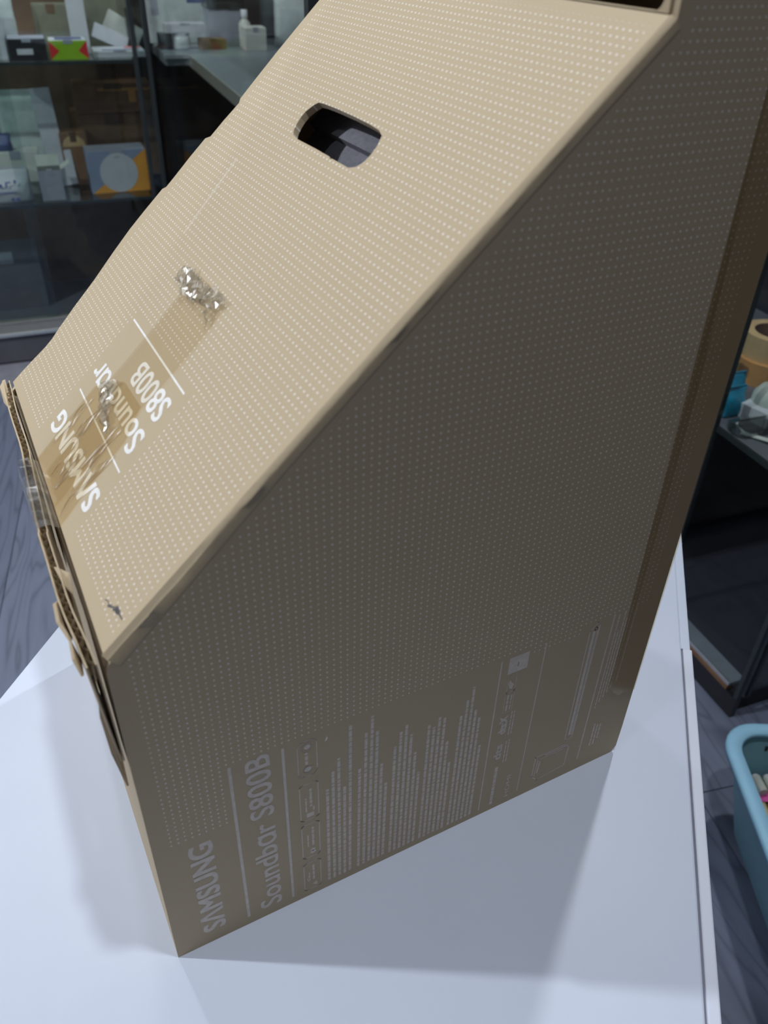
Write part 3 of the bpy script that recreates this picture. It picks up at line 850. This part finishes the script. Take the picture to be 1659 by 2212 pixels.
def back_cabinet():
    t = empty('display_cabinet', room(0, QF), RA)
    tag(t, 'dark framed glass display cabinet with two shelves of boxes, behind the carton', 'cabinet')
    p0, p1, d, ht = -1.45, 0.352, 0.46, 1.42
    box('plinth', M['plinth'], t, p0, p1, 0.012, d, 0.0, 0.094)
    bm = bmesh.new(); bx(bm, p0, p1, 0.0, 0.018, 0.094, 0.106, 0.002); finish(bm, 'kick_trim', M['alu_cool'], t)
    bm = bmesh.new(); bx(bm, p0, p1, 0.004, 0.022, 0.106, 0.140, 0.001); finish(bm, 'bottom_rail', M['alu'], t)
    bm = bmesh.new(); bx(bm, p0, p1, 0.0, 0.024, 0.140, 0.147, 0.001); finish(bm, 'rail_lip', M['alu'], t)
    box('deck', M['plinth'], t, p0, p1, 0.022, d, 0.094, 0.112)
    box('back_board', M['walnut'], t, p0, p1, d-0.015, d, 0.112, ht)
    box('end_board', M['walnut'], t, p0, p0+0.015, 0.012, d-0.015, 0.112, ht)
    for z, nm in ((Z1, 'shelf'), (Z2, 'shelf')):
        o = box(nm, M['glass_shelf'], t, p0+0.016, p1-0.046, 0.018, d-0.016, z-0.009, z)
        bm = bmesh.new(); bx(bm, p0+0.016, p1-0.046, 0.012, 0.018, z-0.010, z, 0.001); finish(bm, 'shelf_edge', M['frame'], o)
    # posts at the corner
    for (a, b, c, e) in ((p1-0.045, p1-0.032, 0.0, 0.012), (p1-0.006, p1+0.006, 0.0, 0.016)):
        bm = bmesh.new(); bx(bm, a, b, c, e, 0.147, ht, 0.001); finish(bm, 'corner_post', M['frame'], t)
    box('post_glass', M['glass_shelf'], t, p1-0.032, p1-0.006, 0.003, 0.009, 0.147, ht)
    # two sliding panes that overlap in the lower left of the picture
    box('glass_pane', M['glass'], t, p0, -0.055, 0.0015, 0.0055, 0.147, ht)
    box('glass_pane', M['glass'], t, -0.095, p1-0.045, 0.0085, 0.0115, 0.147, ht)
    box('top_frame', M['frame'], t, p0, p1, 0.0, d, ht, ht+0.03)
    bm = bmesh.new(); bx(bm, p0-0.012, p0, 0.0, 0.02, 0.147, ht); finish(bm, 'corner_post', M['frame'], t)
    added_led_tube(t, -0.75, 0.28, 0.06, ht-0.015, 0.75)  # added lamp out of view, lifts the light on the shelves

def added_led_tube(cab, x0, x1, y, z, watts):
    """thin lamp tube fixed under the cabinet's top frame"""
    bm = bmesh.new(); bx(bm, x0, x1, y-0.008, y+0.008, z+0.006, z+0.014, 0.001); h = finish(bm, 'added_lamp_holder', M['alu'], cab)
    bm = bmesh.new(); tube(bm, (x0, y, z), (x1, y, z), 0.006, seg=10); finish(bm, 'added_lamp_tube', M['lamp'], h)
    ld = bpy.data.lights.new('added_tube_light', 'AREA'); ld.shape = 'RECTANGLE'; ld.size = x1-x0; ld.size_y = 0.02
    ld.energy = watts; ld.color = (0.86, 0.93, 1.0)
    lo = bpy.data.objects.new('added_tube_light', ld); COL.objects.link(lo); lo.parent = h; lo.location = ((x0+x1)/2, y, z-0.009)
    lo.rotation_euler = (0.25, 0, 0)

def A(a): return a + PO

def back_shelf_items():
    G1 = 'goods on the upper shelf of the back cabinet'; G2 = 'goods on the lower shelf of the back cabinet'
    q = lambda dep: QF+dep
    # ---- upper shelf
    carton('white_carton', 'plain white upright carton at the left end of the upper shelf', 'box', A(0.135), q(0.055), Z1, 0.080, 0.05, 0.125, M['white_card'], group=G1)
    t = carton('black_carton', 'glossy black shrink-wrapped carton with a white label strip', 'box', A(0.2315), q(0.05), Z1, 0.104, 0.085, 0.054, M['black'], group=G1, top=M['grey_card'])
    face_print(t, 'label_strip', M['white_card'], Print().quad(-0.030, 0.013, 0.014, 0.028), 0, 0)
    t = carton('lime_carton', 'lime green product carton with red side triangles and white lid', 'box', A(0.3445), q(0.033), Z1, 0.106, 0.085, 0.050, M['green'], group=G1, top=M['white_card'])
    w2 = 0.053
    face_print(t, 'red_triangle', M['red'], Print().poly([(-w2, 0.001), (-w2+0.026, 0.023), (-w2, 0.049)]), 0, 0)
    face_print(t, 'red_triangle', M['red'], Print().poly([(w2, 0.001), (w2, 0.049), (w2-0.026, 0.023)]), 0, 0)
    pr = Print().quad(-0.034, 0.016, 0.042, 0.072); pr.build('lid_picture', M['navy'], t, lambda a, b: (a, b, 0.0507))
    leaning_card('white_leaflet', 'tall narrow white leaflet standing behind the lime green carton', 'leaflet', A(0.388), q(0.150), Z1, 0.052, 0.26, 0.003, M['white_card'], 0.05, group=G1)
    carton('olive_carton', 'dull olive carton behind the black and lime green cartons', 'box', A(0.318), q(0.20), Z1, 0.105, 0.08, 0.125, M['olive'], group=G1)
    pouch('grey_pouch', 'grey translucent pouch hanging behind the plain white carton', 'pouch', A(0.185), q(0.13), Z1, 0.06, 0.03, 0.19, M['pouch_white'], seed=3, group=G1)
    leaning_card('white_packet', 'white flat packet leaning low beside the lime green carton', 'packet', A(0.470), q(0.165), Z1, 0.105, 0.042, 0.012, M['white_card'], 0.3, 0.42, group=G1)
    leaning_card('grey_packet', 'pale grey flat packet propped above the leaning white packet', 'packet', A(0.510), q(0.215), Z1, 0.115, 0.060, 0.014, M['cream_card'], 0.35, 0.55, group=G1)
    t = carton('flat_white_box', 'flat white and red box lying beside the dark corner post', 'box', A(0.490), q(0.055), Z1, 0.150, 0.10, 0.018, M['white_card'], group=G1)
    Print().quad(-0.05, 0.012, 0.06, 0.030).build('dark_print', M['navy'], t, lambda a, b: (a, b, 0.0190))
    Print().quad(0.02, 0.060, 0.070, 0.085).build('red_print', M['red'], t, lambda a, b: (a, b, 0.0190))
    carton('black_slim_box', 'slim black upright box against the dark corner post', 'box', A(0.545), q(0.17), Z1, 0.022, 0.05, 0.115, M['black'], group=G1)
    carton('tall_olive_carton', 'tall olive brown carton at the back of the upper shelf behind the packets', 'box', A(0.475), q(0.30), Z1, 0.17, 0.10, 0.25, M['olive'], group=G1)
    # ---- lower shelf
    t = pouch('white_bag', 'white bag with blue handwriting at the left end of the lower shelf', 'bag', A(0.098), q(0.045), Z2, 0.125, 0.07, 0.100, M['white_card'], seed=5, group=G2, pinch=0.1)
    pr = Print()
    for (a, b, c, e) in ((-0.034, 0.046, -0.022, 0.056), (-0.010, 0.058, 0.004, 0.062), (-0.012, 0.044, -0.007, 0.058), (0.014, 0.055, 0.020, 0.066), (-0.05, 0.028, 0.020, 0.031), (-0.004, 0.006, 0.006, 0.012), (0.010, 0.004, 0.022, 0.012), (0.0, 0.0, 0.004, 0.010)):
        pr.quad(a, b, c, e)
    pr.build('handwriting', M['blue_ink'], t, lambda a, b: (a, -0.0075, b+0.004))
    carton('cream_carton', 'cream carton standing just behind the white bag', 'box', A(0.130), q(0.135), Z2, 0.14, 0.06, 0.130, M['cream_card'], group=G2)
    t = carton('open_carton', 'small grey carton with its lid open, beside the white bag', 'box', A(0.222), q(0.040), Z2, 0.070, 0.06, 0.092, M['grey_card'], group=G2, top=M['black'])
    for (ry, x0, x1, lx) in ((-0.9, 0.0, 0.036, 0.035), (0.55, -0.036, 0.0, -0.035)):
        bm = bmesh.new(); bx(bm, x0, x1, 0.002, 0.058, 0, 0.0012)
        finish(bm, 'side_flap', M['cream_card'], t, loc=(lx, 0, 0.092), rot=(0, ry*0.6, 0))
    bm = bmesh.new(); bx(bm, -0.034, 0.034, 0, 0.0012, 0, 0.034); finish(bm, 'back_flap', M['cream_card'], t, loc=(0, 0.058, 0.092), rot=(-0.35, 0, 0))
    pouch('clear_pouch', 'grey green clear pouch leaning behind the cream carton', 'pouch', A(0.168), q(0.22), Z2, 0.150, 0.05, 0.285, M['pouch_white'], seed=12, lean=0.12, group=G2)
    pouch('blue_pouch', 'small dark blue pouch lying on the cream carton', 'pouch', A(0.098), q(0.145), Z2+0.1305, 0.06, 0.04, 0.05, M['navy'], seed=14, group=G2)
    leaning_card('folded_card', 'tall white folded card behind the small open carton', 'card', A(0.255), q(0.200), Z2, 0.060, 0.295, 0.004, M['white_card'], 0.10, -0.05, fold=True, group=G2)
    t = carton('lamp_carton', 'slate and orange carton printed with a large white disc', 'box', A(0.4355), q(0.082), Z2, 0.186, 0.085, 0.132, M['slate'], rz=math.radians(2), group=G2, top=M['grey_card'])
    w2 = 0.093
    face_print(t, 'orange_corner', M['orange'], Print().poly([(-w2*0.98, 0.001), (w2, 0.001), (w2, 0.131)]), 0, 0, off=-0.0005)
    face_print(t, 'white_disc', M['white_card'], Print().disc(0.0, 0.062, 0.060, 40), 0, 0, off=-0.0009)
    face_print(t, 'brand_mark', M['grey_card'], Print().quad(-0.009, 0.108, 0.009, 0.112), 0, 0, off=-0.0012)
    carton('brown_carton', 'wide brown carton at the back behind the slate and orange carton', 'box', A(0.46), q(0.285), Z2, 0.27, 0.12, 0.205, M['brown_card'], group=G2)
    t = carton('taped_brown_carton', 'shallow brown carton with amber tape on top of the wide brown carton', 'box', A(0.47), q(0.280), Z2+0.2055, 0.25, 0.12, 0.085, M['brown_card'], group=G2, top=M['brown_card'])
    face_print(t, 'amber_tape', M['amber'], Print().quad(-0.05, 0.066, 0.120, 0.074), 0, 0)
    face_print(t, 'amber_tape', M['amber'], Print().quad(0.048, 0.030, 0.072, 0.066), 0, 0)
    t = carton('tan_topped_carton', 'brown carton with a round tan print, behind the open carton', 'box', A(0.315), q(0.205), Z2, 0.085, 0.07, 0.165, M['brown_card'], group=G2)
    face_print(t, 'tan_print', M['tan'], Print().poly([(0.036*math.cos(math.pi*i/14), 0.122+0.034*math.sin(math.pi*i/14)) for i in range(15)]), 0, 0)
    # ---- bottom compartment
    carton('dark_floor_carton', 'dark grey carton in the shaded bottom compartment', 'box', A(0.02), q(0.20), 0.112, 0.22, 0.15, 0.20, M['plinth'])

def corner_cabinet():
    """unit that turns the corner: its glass front runs towards the viewer from the post"""
    t = empty('corner_display_cabinet', room(0, QF), RA)
    tag(t, 'glass corner display cabinet with a grey shelf, right of the dark post', 'cabinet')
    p0, p1, ht = 0.366, 1.02, 1.42
    q0, q1 = -1.65, 0.46
    box('plinth', M['plinth'], t, p0+0.012, p1, q0, q1, 0.0, 0.094)
    box('deck', M['dark_back'], t, p0+0.012, p1, q0, q1, 0.094, 0.112)
    box('bottom_rail', M['alu'], t, p0, p0+0.018, q0, q1-0.44, 0.094, 0.147)
    box('back_board', M['dark_back'], t, p1-0.015, p1, q0, q1, 0.112, ht)
    box('rear_board', M['dark_back'], t, p0+0.012, p1-0.015, q1-0.015, q1, 0.112, ht)
    bm = bmesh.new()
    prism(bm, [(0.488, q0+0.02), (p1-0.016, q0+0.02), (p1-0.016, q1-0.016), (0.412, q1-0.016), (0.412, 0.095), (0.488, 0.084)], 'z', Z1-0.030, Z1)
    sh = finish(bm, 'shelf', M['grey_shelf'], t)
    box('light_edge', M['alu_cool'], sh, 0.408, 0.488, 0.080, 0.094, Z1-0.010, Z1+0.001)
    bm = bmesh.new(); bx(bm, 0.484, 0.488, q0+0.02, 0.084, Z1-0.031, Z1+0.001); finish(bm, 'shelf_edge', M['alu'], sh)
    box('glass_pane', M['glass_coated'], t, p0, p0+0.005, q0, -0.002, 0.147, ht)
    box('top_frame', M['frame'], t, p0, p1, q0, q1, ht, ht+0.03)
    box('corner_post', M['frame'], t, p0, p0+0.02, q0-0.02, q0, 0.0, ht)
    added_led_tube(t, 0.45, 0.95, 0.05, ht-0.015, 0.5)  # same added lamp, brightening the corner shelf
    G = 'goods in the corner cabinet'
    q = lambda dep: QF+dep
    tt, o = leaning_card('printed_panel', 'pale blue printed panel standing behind the long white box', 'panel', A(0.735), q(0.36), Z1, 0.23, 0.34, 0.010, M['pouch_white'], 0.06, group=G)
    for (a, b, c, e, m_) in ((-0.035, 0.155, -0.015, 0.180, 'navy'), (0.02, 0.115, 0.085, 0.145, 'navy'), (0.035, 0.165, 0.075, 0.19, 'brown_card'), (-0.10, 0.08, -0.075, 0.21, 'grey_card')):
        Print().quad(a, b, c, e).build('picture', M[m_], o, lambda x, z: (x, -0.0054, z))
    # jar with lid, black adapter and the long box lying across them
    t = empty('white_jar', room(A(0.702), q(0.215), Z1), RA); tag(t, 'small frosted jar under the long white box', 'jar', G)
    bm = bmesh.new(); r_ = lathe(bm, [(0.0, 0), (0.026, 0.0), (0.028, 0.004), (0.028, 0.036), (0.024, 0.040)], 24); finish(bm, 'body', M['pouch_white'], t, smooth=True)
    bm = bmesh.new(); lathe(bm, [(0.0265, 0.036), (0.0265, 0.046), (0.0, 0.047)], 24); finish(bm, 'lid', M['grey_card'], t, smooth=True)
    t = empty('black_adapter', room(A(0.652), q(0.20), Z1), RA); tag(t, 'black power adapter beside the frosted jar', 'adapter', G)
    bm = bmesh.new(); bx(bm, -0.022, 0.022, 0, 0.05, 0, 0.0455, 0.004); finish(bm, 'body', M['black'], t)
    bm = bmesh.new(); tube(bm, (-0.022, 0.02, 0.01), (-0.035, 0.01, 0.005), 0.004, 0.003); finish(bm, 'cable_stub', M['black'], t)
    t = carton('long_white_box', 'long white box lying across the jar and the adapter', 'box', A(0.715), q(0.19), Z1+0.0475, 0.130, 0.05, 0.026, M['white_card'], group=G)
    carton('grey_carton', 'plain grey carton between the printed panel and the white cube', 'box', A(0.860), q(0.27), Z1, 0.105, 0.09, 0.105, M['grey_card'], group=G)
    carton('black_flat_unit', 'black flat unit lying on the plain grey carton', 'box', A(0.865), q(0.265), Z1+0.1065, 0.125, 0.10, 0.06, M['black'], group=G)
    t = carton('white_cube', 'small white cube carton in front of the plain grey carton', 'box', A(0.930), q(0.135), Z1, 0.070, 0.06, 0.066, M['cream_card'], group=G)
    t = empty('white_bottle', room(A(0.915), q(0.225), Z1), RA); tag(t, 'white pump bottle showing above the small white cube', 'bottle', G)
    bm = bmesh.new(); lathe(bm, [(0.0, 0), (0.018, 0), (0.019, 0.004), (0.019, 0.070), (0.009, 0.082), (0.009, 0.088)], 20); finish(bm, 'body', M['cream_card'], t, smooth=True)
    bm = bmesh.new(); lathe(bm, [(0.011, 0.086), (0.011, 0.108), (0.0, 0.109)], 18); finish(bm, 'cap', M['white_card'], t, smooth=True)
    pouch('blue_grey_bag', 'blue grey glossy bag at the right end of the corner shelf', 'bag', A(1.075), q(0.19), Z1, 0.125, 0.05, 0.20, M['pouch_white'], seed=21, group=G)
    carton('low_dark_box', 'low dark reddish box between the jar and the white cube', 'box', A(0.800), q(0.185), Z1, 0.085, 0.05, 0.030, M['brown_card'], group=G)

def right_cabinet():
    P0, Q0 = 1.088, 0.477
    t = empty('dark_display_counter', room(P0, Q0), RA)
    tag(t, 'dark glass counter with packets on its shelf, right of the white table', 'cabinet')
    d, ln, ht = 0.50, 1.10, 0.98
    box('plinth', M['dark_back'], t, 0.010, d, 0.012, ln, 0.0, 0.052)
    box('kick_trim', M['black'], t, 0.0, 0.012, 0.0, ln, 0.0, 0.050)
    bm = bmesh.new(); bx(bm, -0.002, 0.016, 0.03, ln, 0.052, 0.062, 0.001); finish(bm, 'bottom_rail', M['brown_card'], t)
    bm = bmesh.new(); bx(bm, 0.0, 0.040, 0.03, ln, 0.062, 0.070, 0.001); finish(bm, 'sill', M['grey_card'], t)
    box('deck', M['dark_back'], t, 0.041, d, 0.012, ln, 0.052, 0.066)
    # dark boards along the back, each its own piece
    for k in range(5):
        y0 = 0.03 + k*0.212
        bm = bmesh.new(); bx(bm, d-0.016, d, y0+0.0015, min(y0+0.2105, ln), 0.066, ht, 0.001); finish(bm, 'back_board', M['dark_back'], t)
    box('end_glass', M['glass'], t, 0.03, d-0.016, 0.004, 0.009, 0.060, ht)
    for (x0, x1, y0, y1) in ((0.0, 0.010, 0.0, 0.010), (0.026, 0.034, 0.0, 0.010)):
        bm = bmesh.new(); bx(bm, x0, x1, y0, y1, 0.05, ht, 0.001); finish(bm, 'corner_post', M['frame'], t)
    box('post_glass', M['glass_shelf'], t, 0.010, 0.026, 0.003, 0.007, 0.05, ht)
    bm = bmesh.new(); bx(bm, 0.0, 0.012, 0.262, 0.276, 0.07, ht, 0.001); finish(bm, 'mid_post', M['frame'], t)
    box('glass_pane', M['glass'], t, 0.002, 0.006, 0.011, 0.262, 0.07, ht)
    box('glass_pane', M['glass'], t, 0.002, 0.006, 0.276, ln, 0.07, ht)
    zs = 0.533
    sh = box('shelf', M['plinth'], t, 0.008, d-0.018, 0.012, ln, zs-0.010, zs)
    bm = bmesh.new(); bx(bm, 0.0065, 0.011, 0.012, ln, zs-0.012, zs, 0.0005); finish(bm, 'shelf_edge', M['frame'], sh)
    box('top_frame', M['frame'], t, 0.0, d, ln-0.02, ln, ht, ht+0.02)
    G = 'goods on the shelf of the dark counter'
    R = lambda al, dep: (P0+dep, Q0+al)
    p, q = R(0.245, 0.125)
    t = empty('domed_box', room(p, q, zs), RA+0.3); tag(t, 'small white box with a grey dome and lime label', 'box', G)
    bm = bmesh.new(); bx(bm, -0.045, 0.055, -0.01, 0.05, 0, 0.030, 0.002); finish(bm, 'body', M['white_card'], t)
    bm = bmesh.new(); lathe(bm, [(0.036, 0.030), (0.034, 0.045), (0.024, 0.060), (0.0, 0.066)], 20, (0.005, 0.020, 0)); finish(bm, 'dome', M['greywhite'], t, smooth=True)
    Print().quad(0.018, 0.006, 0.045, 0.022).build('lime_label', M['green'], t, lambda a, b: (a, -0.0106, b))
    p, q = R(0.278, 0.058)
    t = pouch('teal_packet', 'shiny teal packet at the front of the shelf beside the post', 'packet', p, q, zs, 0.050, 0.030, 0.060, M['teal'], seed=31, group=G)
    p, q = R(0.325, 0.095)
    t = pouch('teal_packet', 'second teal packet, behind the shiny one at the post', 'packet', p, q, zs, 0.055, 0.030, 0.060, M['teal'], seed=35, group=G)
    p, q = R(0.205, 0.055)
    t = pouch('clear_packet', 'clear plastic packet lying at the front of the shelf', 'packet', p, q, zs, 0.085, 0.05, 0.026, M['pouch'], seed=37, group=G)
    p, q = R(0.225, 0.030)
    t, o = leaning_card('cream_strip', 'cream paper strip lying on the shelf front', 'strip', p, q, zs+0.001, 0.012, 0.060, 0.002, M['cream_card'], -1.5, 0, 0.5, group=G)
    p, q = R(0.145, 0.028)
    t, o = leaning_card('cream_strip', 'short cream strip at the shelf corner nearest the basket', 'strip', p, q, zs+0.001, 0.012, 0.045, 0.002, M['cream_card'], -1.5, 0, 0.2, group=G)
    p, q = R(0.130, 0.11)
    t = pouch('clear_packet', 'crinkled clear packet nearest the corner post of the counter', 'packet', p, q, zs, 0.10, 0.06, 0.030, M['pouch'], seed=41, group=G)
    def roll(label, al, dep, z, R0, R1, wd, mat, rz, lay=True):
        p, q = R(al, dep)
        t = empty('tape_roll', room(p, q, z), RA+rz); tag(t, label, 'tape roll', G)
        bm = bmesh.new(); seg = 30; rings = []
        for (r, h) in ((R0, 0), (R0, wd), (R1, wd), (R1, 0)):
            rings.append([bm.verts.new((r*math.cos(2*math.pi*i/seg), r*math.sin(2*math.pi*i/seg), h)) for i in range(seg)])
        for k in range(4):
            a, b = rings[k], rings[(k+1) % 4]
            for i in range(seg): bm.faces.new((a[i], a[(i+1) % seg], b[(i+1) % seg], b[i]))
        finish(bm, 'tape', mat, t)
        bm = bmesh.new(); tube(bm, (0, 0, 0.001), (0, 0, wd-0.001), R1-0.0004, seg=30, caps=False); finish(bm, 'core', M['brown_card'], t)
    roll('amber packing tape roll lying on the counter shelf, lower of two', 0.400, 0.235, zs, 0.062, 0.040, 0.048, M['amber'], 0)
    roll('pale amber packing tape roll on top of the other', 0.410, 0.240, zs+0.0485, 0.060, 0.040, 0.048, M['tan'], 0.4)
    p, q = R(0.56, 0.265)
    carton('tan_carton', 'tan carton behind the amber tape rolls', 'box', p, q, zs, 0.12, 0.10, 0.12, M['tan'], rz=0.5, group=G)
    p, q = R(0.74, 0.25)
    carton('brown_carton', 'dark brown carton at the far end of the counter shelf', 'box', p, q, zs, 0.20, 0.16, 0.20, M['brown_card'], rz=0.2, group=G)
    p, q = R(0.385, 0.130)
    t = carton('yellow_box', 'small yellow box between the teal packets and the tape rolls', 'box', p, q, zs, 0.030, 0.03, 0.055, M['yellow'], group=G)

back_cabinet()
back_shelf_items()
corner_cabinet()
right_cabinet()

# ------------------------------------------------------------------ blue basket on the floor
def rr_loop(hx, hy, r, n=8):
    pts = []
    for cx, cy, t0 in ((hx-r, -hy+r, -90), (hx-r, hy-r, 0), (-hx+r, hy-r, 90), (-hx+r, -hy+r, 180)):
        for k in range(n+1):
            a = math.radians(t0+90*k/n); pts.append((cx+r*math.cos(a), cy+r*math.sin(a)))
    return pts

def build_basket():
    ang = math.radians(61.0) - math.pi/2       # local +y runs away along the left side
    c = Vector((0.975, 0.010, 0))
    t = empty('plastic_basket', c, ang)
    tag(t, 'sky blue plastic basket of wooden sticks on the floor by the dark counter', 'basket')
    hx, hy, ht = 0.150, 0.190, 0.200
    def ring(bm, hx_, hy_, r, z): return [bm.verts.new((a, b, z)) for a, b in rr_loop(hx_, hy_, r)]
    def bridge(bm, a, b):
        n = len(a)
        for i in range(n): bm.faces.new((a[i], a[(i+1) % n], b[(i+1) % n], b[i]))
    # rim: rolled lip
    bm = bmesh.new()
    R_ = [ring(bm, hx, hy, 0.062, ht-0.014), ring(bm, hx+0.001, hy+0.001, 0.063, ht-0.004), ring(bm, hx-0.003, hy-0.003, 0.060, ht), ring(bm, hx-0.022, hy-0.022, 0.044, ht), ring(bm, hx-0.025, hy-0.025, 0.041, ht-0.006), ring(bm, hx-0.020, hy-0.020, 0.046, ht-0.013)]
    for a, b in zip(R_, R_[1:]+R_[:1]): bridge(bm, a, b)
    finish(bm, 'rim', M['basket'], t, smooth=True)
    # wall and bottom
    bm = bmesh.new()
    o_ = [ring(bm, hx-0.012, hy-0.012, 0.050, ht-0.010), ring(bm, hx-0.052, hy-0.052, 0.045, 0.012), ring(bm, hx-0.058, hy-0.058, 0.040, 0.0)]
    i_ = [ring(bm, hx-0.0155, hy-0.0155, 0.048, ht-0.010), ring(bm, hx-0.055, hy-0.055, 0.042, 0.014), ring(bm, hx-0.062, hy-0.062, 0.036, 0.004)]
    for s in (o_, i_):
        for a, b in zip(s[:-1], s[1:]): bridge(bm, a, b)
    bm.faces.new(o_[-1]); bm.faces.new(i_[-1][::-1]); bridge(bm, o_[0], i_[0])
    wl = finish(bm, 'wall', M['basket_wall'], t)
    # vent slots in the far wall, dark narrow recesses
    for k in range(6):
        x = -0.065 + k*0.020
        bm = bmesh.new(); bx(bm, x, x+0.006, hy-0.0235, hy-0.0165, 0.110, 0.165, 0.001)
        finish(bm, 'vent_slot', M['frame'], wl, rot=(0.0, 0, 0))
    # contents
    G = 'things in the blue basket'
    def local(x, y, z): return c + Matrix.Rotation(ang, 3, 'Z') @ Vector((x, y, z))
    rnd = random.Random(9)
    k = 0
    which = ['nearest the basket side', 'second from the basket side', 'in the middle', 'second from the right', 'at the right']
    for layer in range(2):
        for i in range(5):
            tt = empty('wooden_stick', local(-0.079+i*0.021+0.003*layer, 0.062, 0.0765+layer*0.0188), ang)
            tag(tt, 'pale wooden stick %s, %s row of the banded bundle' % (which[i], ('lower', 'upper')[layer]), 'stick', 'wooden sticks in the basket')
            bm = bmesh.new(); tube(bm, (0, -0.075, 0), (0, 0.072, 0), 0.0092, seg=12); finish(bm, 'shaft', M['stick'], tt, smooth=False)
            bm = bmesh.new(); tube(bm, (0, 0.072, 0), (0, 0.077, 0), 0.0092, 0.0070, 12); finish(bm, 'rounded_tip', M['stick'], tt)
    # a low tray keeps the bundle up
    tt = empty('tray_carton', local(-0.005, 0.01, 0.005), ang); tag(tt, 'low cardboard tray under the sticks in the blue basket', 'tray', G)
    bm = bmesh.new(); bx(bm, -0.070, 0.085, -0.105, 0.110, 0, 0.0615, 0.002); finish(bm, 'body', M['tan'], tt)
    bm = bmesh.new(); bx(bm, -0.066, 0.081, -0.101, 0.106, 0.0615, 0.062); finish(bm, 'top_sheet', M['kraft'], tt)
    tt = empty('pink_band', local(-0.0355, 0.112, 0.0675), ang); tag(tt, 'pink band around the wooden sticks', 'band', G)
    bm = bmesh.new()
    pts = [(-0.0545, 0.0), (-0.055, 0.030), (-0.049, 0.0385), (0.049, 0.0385), (0.055, 0.030), (0.0545, 0.0)]
    pr = None
    for (x, z) in pts:
        r_ = (bm.verts.new((x, -0.011, z)), bm.verts.new((x, 0.011, z)))
        if pr: bm.faces.new((pr[0], r_[0], r_[1], pr[1]))
        pr = r_
    finish(bm, 'strap', M['pink'], tt)
    bm = bmesh.new(); bx(bm, -0.006, 0.006, -0.012, 0.012, 0.0386, 0.0410, 0.001); finish(bm, 'buckle', M['pink'], tt)
    place = ['nearest the basket side', 'second from the basket side', 'third from the basket side', 'farthest from the basket side']
    for i in range(4):
        tt = empty('grey_tube', local(-0.074+i*0.020, 0.131, 0.1131), ang + 0.12); tag(tt, 'short grey white tube lying on the stick ends, ' + place[i], 'tube', 'grey tubes in the basket')
        bm = bmesh.new(); tube(bm, (0, -0.018, 0), (0, 0.012, 0), 0.0085, seg=12); finish(bm, 'body', M['greywhite'], tt)
        bm = bmesh.new(); tube(bm, (0, 0.012, 0), (0, 0.016, 0), 0.006, seg=12); finish(bm, 'cap', M['white_card'], tt)
    tt = empty('wooden_peg', local(-0.040, 0.120, 0.134), ang); tag(tt, 'thick rounded tan peg leaning on the slotted basket wall', 'peg', G)
    bm = bmesh.new(); tube(bm, (0, -0.012, 0.002), (0, 0.024, 0.026), 0.012, seg=16); finish(bm, 'shaft', M['stick'], tt)
    bm = bmesh.new(); tube(bm, (0, 0.024, 0.026), (0, 0.030, 0.030), 0.012, 0.008, 16); finish(bm, 'rounded_tip', M['stick'], tt)
build_basket()
